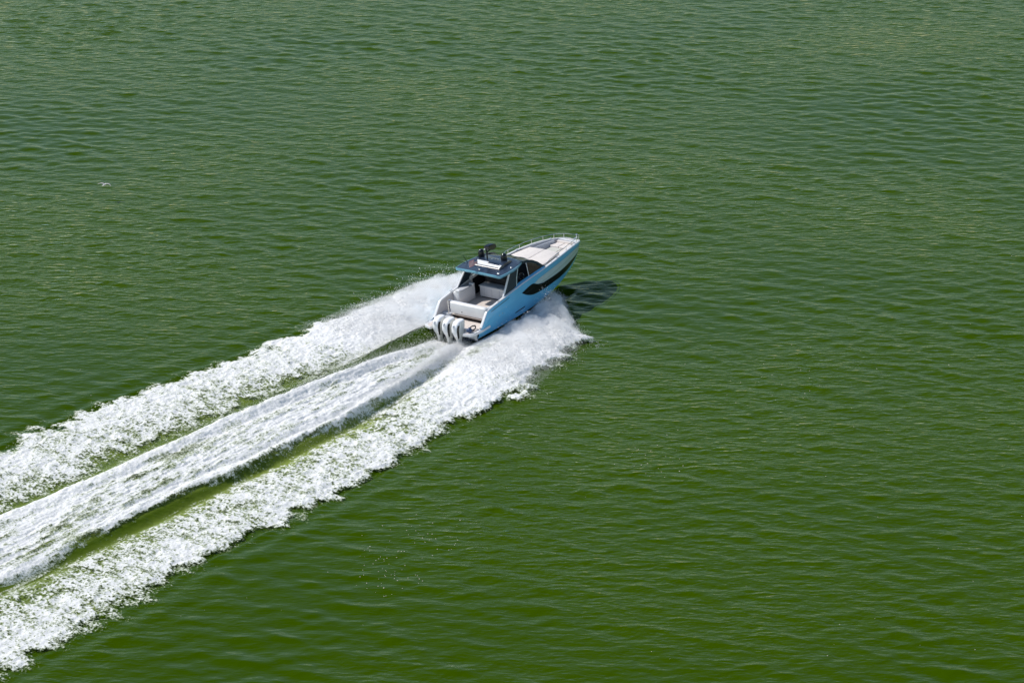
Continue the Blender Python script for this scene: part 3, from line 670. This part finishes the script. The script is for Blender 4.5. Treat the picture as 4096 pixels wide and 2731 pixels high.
bm = bmesh.new(); box(bm, (5.12, -1.55, 0.852), (6.6, 1.55, 0.862)); obj('helm_floor_sheet', bm, 'blackm', boat)  # thin black sheet over the helm sole
# helm: console, coloured black to darken the interior, and three seats
bm = bmesh.new(); prism(bm, [(7.25, -1.45, 0.85), (6.5, -1.45, 0.85), (6.35, -1.45, 1.75), (6.75, -1.45, 2.12), (7.35, -1.45, 2.2)], (0, 2.9, 0), 1); con = obj('helm_console', bm, 'blackm', boat)
bm = bmesh.new()
seg = 24
ring = [(6.25 + 0.07 * math.sin(a) * 0, 0, 0) for a in range(1)]
tube(bm, [(6.32 + 0.10 * math.sin(2 * math.pi * k / seg) * 0.7, -0.75 + 0.19 * math.cos(2 * math.pi * k / seg), 1.86 + 0.17 * math.sin(2 * math.pi * k / seg)) for k in range(seg + 1)], 0.016, 6); obj('steering_wheel', bm, 'steel', con)
for yy in (-0.95, -0.2, 0.6):
    bm = bmesh.new(); box(bm, (5.45, yy - 0.28, 1.30), (5.95, yy + 0.28, 1.46), 0.05); box(bm, (5.36, yy - 0.27, 1.44), (5.50, yy + 0.27, 2.18), 0.05); seat = obj('helm_seat', bm, 'seat', boat)
    bm = bmesh.new(); lathe(bm, [(0.14, 0), (0.06, 0.05), (0.06, 0.46)], (5.7, yy, 0.85), 12); obj('pedestal', bm, 'blackm', seat)
    bm = bmesh.new(); box(bm, (5.345, yy - 0.10, 1.75), (5.358, yy + 0.10, 1.80)); obj('seat_trim', bm, 'redst', seat)
    bm = bmesh.new(); box(bm, (5.5, yy - 0.16, 1.462), (5.75, yy + 0.16, 1.472)); obj('seat_trim', bm, 'redst', seat)

# hardtop
bm = bmesh.new()
HT = [(3.06, 1.60), (3.12, 1.68), (3.6, 1.73), (4.4, 1.72), (5.0, 1.62), (5.55, 1.42), (5.62, 1.2)]
def ht_w(x): return ip(x, HT)
secs = []
for x, w in HT:
    row = []
    for t in np.linspace(-1, 1, 13):
        row.append((x + (0.10 * (1 - t * t) if x > 5.5 else -0.06 * (1 - t * t) if x < 3.1 else 0), w * t, 3.13 + 0.05 * (1 - t * t) + 0.012 * (x - 3)))
    secs.append(row)
top = loft(bm, secs)
ht = obj('hardtop', bm, 'navy', boat)
def outline(dz, grow):
    L = [(secs[i][-1][0], secs[i][-1][1] + grow, secs[i][-1][2] + dz) for i in range(len(secs))]
    Fr = [(p[0] + grow, p[1], p[2] + dz) for p in secs[-1][::-1][1:-1]]
    Rr = [(secs[i][0][0], secs[i][0][1] - grow, secs[i][0][2] + dz) for i in reversed(range(len(secs)))]
    A = [(p[0] - grow, p[1], p[2] + dz) for p in secs[0][1:-1]]
    return L + Fr + Rr + A
bm = bmesh.new(); loft(bm, [outline(0.006, -0.02), outline(0.0, 0.015), outline(-0.07, 0.035), outline(-0.155, 0.0), outline(-0.155, -0.10)], close=True); obj('roof_rim', bm, 'rim', ht)
bm = bmesh.new(); v = [bm.verts.new(p) for p in outline(-0.150, -0.02)]; bm.faces.new(v); obj('headliner', bm, 'blackm', ht)
# raised centre, with a white panel painting the sun's reflection on the hatch
bm = bmesh.new()
hs = []
for x, hgt, w in ((3.86, 0.0, 1.08), (3.98, 0.09, 1.05), (4.5, 0.13, 1.02), (5.1, 0.11, 0.94), (5.35, 0.0, 0.9)):
    hs.append([(x, w * t, 3.165 + 0.012 * (x - 3) + (hgt + 0.02 if abs(t) < 0.99 else -0.03)) for t in (-1, -0.96, -0.5, 0, 0.5, 0.96, 1)])
loft(bm, hs); obj('roof_hatch', bm, 'navy', ht)
bm = bmesh.new()
tp = [(3.90, -1.04), (3.90, 0.92), (4.30, 0.92), (4.30, 0.05), (4.10, 0.0), (4.08, -0.50), (4.02, -0.52), (4.02, -0.88), (4.12, -0.88), (4.12, -1.04)]
prism(bm, [(x, y, 3.235 + 0.10 * sst(3.86, 4.0, np.array(x)).item() + 0.035 * (x - 3.9)) for x, y in tp], (0, 0, 0.02), 2); obj('hatch_glare', bm, 'gel', ht)
for p in ((3.35, -1.40), (3.32, -1.34), (3.40, 0.10), (4.45, -1.50)):
    bm = bmesh.new(); lathe(bm, [(0.045, 0), (0.045, 0.05), (0.02, 0.07)], (p[0], p[1], 3.13 + 0.012 * (p[0] - 3)), 12); obj('roof_lamp', bm, 'lamp', ht)
# domes, mast with radar, horns, aerials, flag
def dome(x, y, r, h):
    bm = bmesh.new(); pr = [(r * 0.78, 0), (r * 0.82, 0.03), (r * 0.80, 0.05), (r, 0.10), (r * 1.02, h * 0.45)]
    for k in range(1, 8): a = k / 8 * math.pi / 2; pr.append((r * 1.02 * math.cos(a), h * 0.60 + (h * 0.40) * math.sin(a)))
    lathe(bm, pr, (x, y, 3.17), 22); obj('satellite_dome', bm, 'black', ht)
dome(4.95, 1.12, 0.20, 0.62); dome(5.02, -0.55, 0.20, 0.60)
bm = bmesh.new()
tube(bm, [(4.72, 0.50, 3.17), (4.72, 0.50, 3.98)], 0.045, 8); tube(bm, [(4.95, 0.66, 3.17), (4.80, 0.62, 3.98)], 0.035, 8)
tube(bm, [(4.74, 0.5, 3.72), (5.12, 0.42, 3.92)], 0.035, 8); tube(bm, [(4.74, 0.5, 3.55), (4.9, 0.65, 3.6)], 0.03, 8)
box(bm, (4.60, 0.30, 3.16), (5.05, 0.80, 3.22), 0.02); mast = obj('mast', bm, 'blackm', ht)
bm = bmesh.new(); prism(bm, [(4.62, 0.62, 3.94), (4.62, 0.66, 4.14), (4.78, 0.62, 4.19), (5.15, 0.56, 4.18), (5.26, 0.52, 4.10), (5.24, 0.50, 3.94), (5.05, 0.52, 3.84), (4.80, 0.60, 3.86)], (0.05, -0.34, 0.0), 1)
bmesh.ops.bevel(bm, geom=list(bm.edges), offset=0.035, segments=2, affect='EDGES'); obj('radar_scanner', bm, 'black', mast)
bm = bmesh.new(); lathe(bm, [(0.04, 0), (0.05, 0.05), (0.03, 0.09)], (4.60, 0.52, 3.98), 10, Vector((-1, 0, 0))); obj('mast_lamp', bm, 'lamp', mast)
for x, y in ((4.9, 0.22), (5.0, 0.02), (5.05, -0.12)):
    bm = bmesh.new(); tube(bm, [(x - 0.18, y, 3.30), (x, y, 3.30), (x + 0.1, y, 3.30)], [0.075, 0.035, 0.03], 10); tube(bm, [(x, y, 3.17), (x, y, 3.3)], 0.025, 6); obj('air_horn', bm, 'steel', ht)
bm = bmesh.new(); box(bm, (4.74, -0.34, 3.16), (5.14, 0.34, 3.27), 0.03); obj('horn_plate', bm, 'blackm', ht)
for p, q, r in (((4.10, 1.55, 3.14), (3.92, 1.72, 3.62), 0.022), ((4.0, 1.60, 3.14), (3.0, 2.35, 3.45), 0.010)):
    bm = bmesh.new(); tube(bm, [p, q], [r, r * 0.6], 6); obj('aerial', bm, 'blackm', ht)
bm = bmesh.new(); tube(bm, [(3.43, 0.23, 3.14), (3.42, 0.23, 3.92)], 0.014, 6); pole = obj('flag_pole', bm, 'steel', ht)
me = bpy.data.meshes.new('flag'); NU, NV = 16, 9; V = []; Fq = []; UVs = []
for i in range(NU):
    for j in range(NV):
        a, b = i / (NU - 1), j / (NV - 1)
        V.append((3.41 - 0.62 * a, 0.23 + 0.10 * a + 0.05 * a ** 0.7 * math.sin(7.5 * a + 1.2 * b), 3.52 + 0.36 * b - 0.05 * a + 0.015 * math.sin(5 * a))); UVs.append((a, b))
for i in range(NU - 1):
    for j in range(NV - 1): Fq.append((i * NV + j, (i + 1) * NV + j, (i + 1) * NV + j + 1, i * NV + j + 1))
me.from_pydata(V, [], Fq); uvl = me.uv_layers.new(name='UVMap')
for lp in me.loops: uvl.data[lp.index].uv = UVs[lp.vertex_index]
me.polygons.foreach_set('use_smooth', [True] * len(me.polygons)); me.materials.append(M['flag'])
fl = link(bpy.data.objects.new('flag', me), pole); fl['label'] = 'small red and white striped flag with blue starred corner'
sm = fl.modifiers.new('cloth', 'SOLIDIFY'); sm.thickness = 0.006

# windscreen, frames, side glass, wings
def ws_base(s): return Vector((7.72 - 0.42 * abs(s) ** 2.4, 1.58 * s, 2.31 + 0.03 * abs(s)))
def ws_top(s): return Vector((5.58 - 0.10 * s * s, 1.38 * s, 3.13 + 0.02 * (1 - s * s)))
bm = bmesh.new(); secs_ = []
for s in np.linspace(-1, 1, 17):
    a, b = ws_base(s), ws_top(s); secs_.append([a.lerp(b, t) + Vector((0.10, 0, 0.16)) * math.sin(math.pi * t) for t in np.linspace(0, 1, 7)])
loft(bm, secs_); ws = obj('windscreen', bm, 'glass', boat)
def band(name, m, pts, wdt, thk, parent, nrm=Vector((0, 1, 0))):
    """flat curved bar along pts"""
    bm = bmesh.new(); P = [Vector(p) for p in pts]; se = []
    for i, p in enumerate(P):
        t = (P[min(i + 1, len(P) - 1)] - P[max(i - 1, 0)]).normalized(); side = t.cross(nrm).normalized(); n2 = side.cross(t).normalized()
        se.append([p + side * wdt / 2 + n2 * thk / 2, p + side * wdt / 2 - n2 * thk / 2, p - side * wdt / 2 - n2 * thk / 2, p - side * wdt / 2 + n2 * thk / 2])
    loft(bm, se, close=True, cap=True); return obj(name, bm, m, parent)
bm = bmesh.new(); tube(bm, [ws_base(s) + Vector((0.02, 0, 0.0)) for s in np.linspace(-1, 1, 17)], 0.04, 6); obj('windscreen_frame', bm, 'navy', ws)
for y in (-0.48, 0.48):
    bm = bmesh.new(); a, b = ws_base(y / 1.58), ws_top(y / 1.58); tube(bm, [a.lerp(b, t) + Vector((0.10, 0, 0.165)) * math.sin(math.pi * t) for t in np.linspace(0, 1, 9)], 0.022, 6); obj('mullion', bm, 'navy', ws)
for y in (-0.65, 0.55):
    bm = bmesh.new(); tube(bm, [(7.62, y, 2.36), (7.55, y + 0.12, 2.43), (7.45, y + 0.52, 2.50)], 0.014, 5); tube(bm, [(7.60, y - 0.1, 2.37), (7.60, y + 0.14, 2.39)], 0.028, 6); obj('wiper', bm, 'blackm', ws)
for s in (-1, 1):
    pil = [ws_base(s), ws_base(s).lerp(ws_top(s), 0.25) + Vector((0.06, 0, 0.12)), ws_base(s).lerp(ws_top(s), 0.5) + Vector((0.10, 0, 0.17)), ws_base(s).lerp(ws_top(s), 0.75) + Vector((0.08, 0, 0.12)), ws_top(s), Vector((5.0, 1.55 * s, 3.10))]
    pil = [Vector((7.5, 1.62 * s, 2.25))] + pil
    band('side_pillar', 'navy', pil, 0.16, 0.09, ht, Vector((0, 1, 0)))
    # side glass between pillar and gunwale
    bm = bmesh.new()
    A = [(7.25, 1.60, 2.30), (6.9, 1.62, 2.22), (6.4, 1.66, 2.17), (5.95, 1.68, 2.12)]
    B = [(7.20, 1.58, 2.36), (6.75, 1.53, 2.64), (6.35, 1.49, 2.84), (5.95, 1.49, 2.98)]
    loft(bm, [[(a[0], a[1] * s, a[2]), (b[0], b[1] * s, b[2])] for a, b in zip(A, B)]); obj('side_window', bm, 'glass', boat)
    bm = bmesh.new(); tube(bm, [(5.86, 1.70 * s, 2.10), (5.86, 1.62 * s, 2.55), (5.90, 1.50 * s, 3.02)], 0.022, 6); obj('window_post', bm, 'gel', boat)
    # raised coaming under the side glass, starboard one coloured blue as if shaded
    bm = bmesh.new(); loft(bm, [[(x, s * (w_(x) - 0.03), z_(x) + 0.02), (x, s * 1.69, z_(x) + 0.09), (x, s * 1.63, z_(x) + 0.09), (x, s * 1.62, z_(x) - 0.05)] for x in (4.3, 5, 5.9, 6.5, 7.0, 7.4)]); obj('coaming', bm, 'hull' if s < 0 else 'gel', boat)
    # raked wing from gunwale to hardtop
    wq = [(3.22, 1.75, 1.82), (4.45, 1.76, 1.98), (4.62, 1.68, 2.50), (4.92, 1.60, 3.05), (4.20, 1.62, 3.06), (3.75, 1.68, 2.45)]
    bm = bmesh.new(); prism(bm, [(x, y * s, z) for x, y, z in wq], (0, -0.05 * s, 0), 1); wg = obj('roof_wing', bm, 'smoke', boat)
    band('wing_edge', 'gel', [(3.16, 1.745 * s, 1.80), (3.42, 1.71 * s, 2.12), (3.69, 1.665 * s, 2.46), (4.14, 1.60 * s, 3.06)], 0.09, 0.075, wg)
    band('wing_edge', 'hullp', [(4.50, 1.745 * s, 1.99), (4.66, 1.665 * s, 2.50), (4.96, 1.585 * s, 3.05)], 0.05, 0.06, wg)
# framed rounded window on the port side
fr_ = [(4.32, 2.02), (4.62, 2.32), (5.05, 2.62), (5.45, 2.74), (5.66, 2.62), (5.70, 2.40), (5.45, 2.14), (5.0, 2.02), (4.6, 1.98)]
P_ = [Vector((x, 1.66 - 0.08 * (z - 2), z)) for x, z in fr_]
bm = bmesh.new(); bm.faces.new([bm.verts.new(p) for p in P_]); pw = obj('port_window', bm, 'glass', boat)
band('port_window_frame', 'gel', P_ + [P_[0]], 0.10, 0.08, pw)

# foredeck
bm = bmesh.new(); secs_ = []
for x in (7.25, 8, 9, 9.9): secs_.append([(x, t * (w_(x) - 0.19), z_(x) - 0.27) for t in (-1, -0.5, 0, 0.5, 1)])
for x in (9.905, 10.5, 11, 11.6, 12.06): secs_.append([(x, t * max(0.02, w_(x) - 0.19), z_(x) - 0.50) for t in (-1, -0.5, 0, 0.5, 1)])
secs_.append([(12.062, t * (w_(12.06) - 0.19), z_(12.06) - 0.02) for t in (-1, -0.5, 0, 0.5, 1)])
for x in (12.3, 12.6, 12.85, 12.97): secs_.append([(x, t * max(0.01, w_(x) - 0.10), z_(x) + 0.006) for t in (-1, -0.5, 0, 0.5, 1)])
loft(bm, secs_); obj('foredeck', bm, 'gel', boat, angle=20)
def cushion(name, poly, z0, z1, m='pad', slope=0.0, parent=boat, bev=0.035):
    bm = bmesh.new(); prism(bm, [(x, y, z0 + slope * (x - poly[0][0])) for x, y in poly], (0, 0, z1 - z0), 2)
    bmesh.ops.bevel(bm, geom=list(bm.edges), offset=bev, segments=3, affect='EDGES', profile=0.6); return obj(name, bm, m, parent)
cushion('sun_pad', [(7.80, 0.012), (7.42, 1.46), (8.6, 1.34), (9.72, 1.12), (9.80, 0.012)], 2.06, 2.27, slope=0.015)
cushion('sun_pad', [(7.80, -0.012), (7.42, -1.46), (8.6, -1.34), (9.72, -1.12), (9.80, -0.012)], 2.06, 2.27, slope=0.015)
cushion('bow_seat', [(11.15, 0.02), (11.15, 0.66), (11.78, 0.55), (11.86, 0.02)], 1.73, 2.00)
cushion('bow_seat', [(11.15, -0.02), (11.15, -0.72), (11.80, -0.56), (11.86, -0.02)], 1.73, 2.00)
cushion('bow_seat', [(9.98, -0.62), (9.98, -1.14), (10.6, -1.02), (11.13, -0.86), (11.13, -0.55)], 1.77, 2.02)
cushion('bow_backrest_and_shade', [(11.80, 0.60), (11.98, 0.58), (12.03, -0.58), (11.85, -0.62)], 1.74, 2.10)
cushion('bow_backrest_and_shade', [(9.90, 1.16), (11.2, 0.90), (11.7, 0.70), (11.6, 0.60), (11.1, 0.78), (9.90, 1.02)], 1.79, 2.16, 'padg')  # grey wedge stands for the shadow on the inner bulwark and floor
bm = bmesh.new(); prism(bm, [(10.15, 0.30, 2.02), (10.75, 0.30, 2.02), (10.82, 0.1, 2.02), (10.82, -0.40, 2.02), (10.72, -0.52, 2.02), (10.15, -0.52, 2.02)], (0, 0, 0.05), 2); bmesh.ops.bevel(bm, geom=list(bm.edges), offset=0.015, segments=2, affect='EDGES'); tb = obj('bow_table', bm, 'table', boat)
bm = bmesh.new(); lathe(bm, [(0.16, 0), (0.05, 0.03), (0.05, 0.27)], (10.48, -0.1, 1.76), 12); obj('table_leg', bm, 'steel', tb)
for s in (-1, 1):
    bm = bmesh.new(); tube(bm, [(8.0, s * 1.50, 2.10), (8.02, s * 1.50, 2.24), (9.2, s * 1.33, 2.27), (9.22, s * 1.33, 2.12)], 0.016, 6); obj('pad_rail', bm, 'blackm', boat)
    for x in (8.9, 11.6, 2.6):
        bm = bmesh.new(); zt = z_(x) + 0.03; yy = s * (w_(x) - 0.075)
        tube(bm, [(x - 0.13, yy, zt + 0.05), (x - 0.06, yy, zt + 0.055), (x + 0.06, yy, zt + 0.055), (x + 0.13, yy, zt + 0.05)], [0.010, 0.016, 0.016, 0.010], 6)
        tube(bm, [(x - 0.05, yy, zt), (x - 0.05, yy, zt + 0.05)], 0.014, 6); tube(bm, [(x + 0.05, yy, zt), (x + 0.05, yy, zt + 0.05)], 0.014, 6); obj('deck_cleat', bm, 'steel', boat)
for p in ((10.0, 1.20, 2.0), (11.0, 0.98, 2.02)):
    bm = bmesh.new(); lathe(bm, [(0.06, 0), (0.05, 0.02)], p, 12, Vector((0, -1, 0))); obj('cup_holder', bm, 'blackm', boat)
# anchor hatch
bm = bmesh.new(); prism(bm, [(12.25, 0.22, 2.10), (12.62, 0.16, 2.02), (12.62, -0.16, 2.02), (12.25, -0.22, 2.10)], (0, 0, 0.018), 2); obj('anchor_hatch', bm, 'liner', boat)
bm = bmesh.new(); box(bm, (12.75, -0.06, 1.93), (13.12, 0.06, 1.99), 0.015); obj('bow_roller', bm, 'steel', boat)
# bow rail with stanchions
RX = [7.35, 8.0, 8.8, 9.6, 10.4, 11.1, 11.7, 12.2, 12.6, 12.9, 13.05]
def rl(x, s):
    w = w_(x) - 0.05
    if x > 12.5: w = max(0.0, 0.60 * math.sqrt(max(0, (13.13 - x) / 0.63)))
    return (x, s * w, z_(x) + 0.03 + min(0.25, 0.05 + 0.40 * (x - 7.35)))
bm = bmesh.new()
tube(bm, [rl(x, 1) for x in RX] + [(13.13, 0, 2.12)] + [rl(x, -1) for x in reversed(RX)], 0.016, 7); rail = obj('bow_rail', bm, 'steel', boat)
for s in (-1, 1):
    for x in (8.2, 9.2, 10.2, 11.1, 11.9, 12.55):
        a = rl(x, s); bm = bmesh.new(); tube(bm, [(a[0] - 0.02, a[1], z_(x) + 0.02), a], 0.015, 6); obj('stanchion', bm, 'steel', rail)
bm = bmesh.new(); lathe(bm, [(0.03, 0), (0.065, 0.03), (0.07, 0.08), (0.04, 0.12)], (13.10, 0, 2.08), 14); obj('bow_lamp', bm, 'steel', rail)
bm = bmesh.new(); tube(bm, [(13.0, 0, 1.90), (13.12, 0, 2.12)], 0.016, 6); obj('stanchion', bm, 'steel', rail)

# outboard motors
ER = [(1.28, -0.02, 0.20, 0.13), (1.265, -0.02, 0.27, 0.20), (1.22, -0.05, 0.33, 0.245), (1.08, -0.11, 0.40, 0.268), (0.90, -0.17, 0.44, 0.275), (0.70, -0.20, 0.43, 0.268), (0.52, -0.21, 0.37, 0.245), (0.36, -0.20, 0.30, 0.20), (0.20, -0.18, 0.25, 0.15), (0.02, -0.16, 0.22, 0.115), (-0.40, -0.15, 0.20, 0.09)]
def ering(z, xc, b, a, n, grow=0.0, k=28):
    L = []
    for i in range(k):
        t = 2 * math.pi * i / k; c, s = math.cos(t), math.sin(t); e_ = 2 / 3.2
        L.append((xc + (b + grow) * math.copysign(abs(c) ** e_, c), (a + grow) * math.copysign(abs(s) ** e_, s), z))
    return L
def make_motor():
    bm = bmesh.new(); loft(bm, [ering(*r, 0) for r in ER[:8]], close=True, cap=True); m = obj('outboard_motor', bm, 'engw', boat, angle=40)
    bm = bmesh.new(); loft(bm, [ering(r[0] - (0.0 if i else 0.0), r[1], r[2], r[3], 0, -0.012) for i, r in enumerate(ER[6:])], close=True, cap=True); obj('midsection', bm, 'engg', m)
    for s in (-1, 1):
        bm = bmesh.new(); rows = []
        for r in ER[3:9]:
            f = ering(*r, 0, 0.007, 56); idx = range(17, 23) if s > 0 else range(34, 40)
            rows.append([f[i] for i in idx])
        loft(bm, rows); obj('cowl_stripe', bm, 'black', m)
        bm = bmesh.new(); rows = []
        for r in ER[2:9]:
            f = ering(*r, 0, 0.004, 56); idx = range(4, 18) if s > 0 else range(39, 53)
            rows.append([f[i] for i in idx])
        loft(bm, rows); obj('cowl_side', bm, 'engg', m)
    bm = bmesh.new(); box(bm, (-0.66, -0.03, 0.93), (-0.60, 0.03, 0.99), 0.01); obj('cowl_badge', bm, 'engs', m)
    bm = bmesh.new(); box(bm, (-0.655, -0.012, 1.01), (-0.50, 0.012, 1.09), 0.004); obj('cowl_lettering', bm, 'engs', m)
    for z in (0.58, 0.46, 0.36):
        bm = bmesh.new(); box(bm, (-0.62 + (0.58 - z) * 0.35, 0.09, z - 0.02), (-0.50, 0.13, z + 0.02), 0.005); obj('cowl_bolt', bm, 'blackm', m)
    bm = bmesh.new(); box(bm, (0.06, -0.16, 0.15), (0.42, 0.16, 0.62), 0.03); obj('engine_bracket', bm, 'engs', m)
    return m
def copy_part(o, parent):
    c = o.copy(); S.collection.objects.link(c); c.parent = parent
    for ch in list(o.children): copy_part(ch, c)
    return c
m0 = make_motor()
for k, y in enumerate((0.72, 0.0, -0.72)):
    m = m0 if k == 0 else copy_part(m0, boat)
    m.location = (0.14, y, -0.02)
    m['label'] = ('port outboard motor, farthest left of the three', 'middle outboard motor of the three', 'starboard outboard motor beside the black coil')[k]

# ------------------------------------------------------------------ loose gear on the platform
def boat_pt(p): return boat.matrix_world @ Vector(p)
bm = bmesh.new()
pts = []
for k in range(73):
    a = 2 * math.pi * k / 24; rr = 0.175 + 0.010 * math.sin(a * 0.33); pts.append(boat_pt((0.46 + rr * math.cos(a) * 0.9 + 0.022 * k / 24, -1.40 + rr * math.sin(a), 0.70 + rr * math.cos(a) * 0.55 + 0.01 * k / 24)))
tube(bm, pts, 0.030, 7); c = obj('coiled_line', bm, 'rope'); c['label'] = 'coiled black mooring line on the cream swim platform beside the motors'; c['category'] = 'rope'
bm = bmesh.new(); q = boat.matrix_world.to_3x3()
lathe(bm, [(0.03, 0), (0.10, 0.01), (0.15, 0.06), (0.165, 0.13), (0.15, 0.20), (0.10, 0.25), (0.04, 0.27), (0.035, 0.31)], boat_pt((0.10, -1.46, 0.603)), 18, q @ Vector((0, 0, 1)))
c = obj('round_fender', bm, 'blue'); c['label'] = 'dark blue round fender standing on the swim platform beside the motors'; c['category'] = 'fender'

# ------------------------------------------------------------------ gull over the water
def px_point(px, py, z):
    Fp = 100 / 36 * 4096; dvec = Vector(((px - 2048) / Fp, (1365.5 - py) / Fp, -1)); dvec = cam.rotation_euler.to_matrix() @ dvec
    t = (z - cam.location.z) / dvec.z; return cam.location + dvec * t
gull = link(bpy.data.objects.new('gull', None)); gull.location = px_point(419, 739, 1.1); gull.rotation_euler = (0, R(4), R(72))
gull['label'] = 'white gull gliding low over the green water far left of the boat'; gull['category'] = 'bird'
bm = bmesh.new()
tube(bm, [(-0.24, 0, 0.01), (-0.18, 0, 0.01), (-0.08, 0, 0.0), (0.04, 0, -0.005), (0.12, 0, 0.005), (0.16, 0, 0.025), (0.20, 0, 0.03), (0.225, 0, 0.025)], [0.02, 0.035, 0.055, 0.062, 0.050, 0.036, 0.034, 0.015], 12)
obj('body', bm, 'featherw', gull)
bm = bmesh.new(); tube(bm, [(0.22, 0, 0.024), (0.255, 0, 0.018), (0.275, 0, 0.008)], [0.012, 0.009, 0.003], 8); obj('beak', bm, 'beak', gull)
bm = bmesh.new(); prism(bm, [(-0.20, 0.02, 0.012), (-0.34, 0.07, 0.012), (-0.35, 0, 0.012), (-0.34, -0.07, 0.012), (-0.20, -0.02, 0.012)], (0, 0, 0.010), 2); obj('tail', bm, 'featherw', gull)
for s in (-1, 1):
    bm = bmesh.new(); secs_ = []
    for y, xl, xt, z in ((0.02, 0.10, -0.09, 0.03), (0.14, 0.13, -0.06, 0.075), (0.25, 0.12, -0.04, 0.085), (0.36, 0.06, -0.05, 0.055), (0.46, -0.02, -0.08, 0.005), (0.50, -0.07, -0.09, -0.02)):
        secs_.append([(xl, s * y, z), ((xl * 2 + xt) / 3, s * y, z + 0.016), ((xl + xt * 2) / 3, s * y, z + 0.010), (xt, s * y, z - 0.004), ((xl + xt) / 2, s * y, z - 0.004)])
    loft(bm, secs_, close=True, cap=True); obj('wing', bm, 'featherg' if s > 0 else 'featherg', gull)

# ------------------------------------------------------------------ pale flecks floating on the water
V, Fc = [], []
g = np.random.default_rng(5)
def add_fleck(x, y, r):
    z = float(waves(np.array([x]), np.array([y]), np.array([0.2]))[0]) + 0.015; b0 = len(V); k = 5; a0 = g.uniform(0, 6)
    for i in range(k):
        a = a0 + 2 * math.pi * i / k; rr = r * g.uniform(0.7, 1.3); V.append((x + rr * math.cos(a), y + rr * math.sin(a), z))
    V.append((x, y, z + r * 0.6))
    for i in range(k): Fc.append((b0 + i, b0 + (i + 1) % k, b0 + k))
def cluster(px, py, sx, sy, n, r=0.024):
    for _ in range(n):
        p = px_point(px + g.normal(0, sx), py + g.normal(0, sy), 0); add_fleck(p.x, p.y, r * g.uniform(0.6, 1.4))
cluster(1540, 2280, 75, 55, 60); cluster(1720, 2150, 80, 45, 34); cluster(2620, 1820, 70, 60, 24); cluster(3150, 1500, 260, 90, 30, 0.022)
for _ in range(120):
    p = px_point(g.uniform(0, 4096), g.uniform(100, 2700), 0); add_fleck(p.x, p.y, g.uniform(0.012, 0.026))
me = bpy.data.meshes.new('floating_flecks'); me.from_pydata(V, [], Fc); me.materials.append(M['fleck'])
fk = link(bpy.data.objects.new('floating_flecks', me)); fk['kind'] = 'stuff'; fk['category'] = 'flotsam'; fk['label'] = 'tiny pale flecks of weed scattered on the green water'
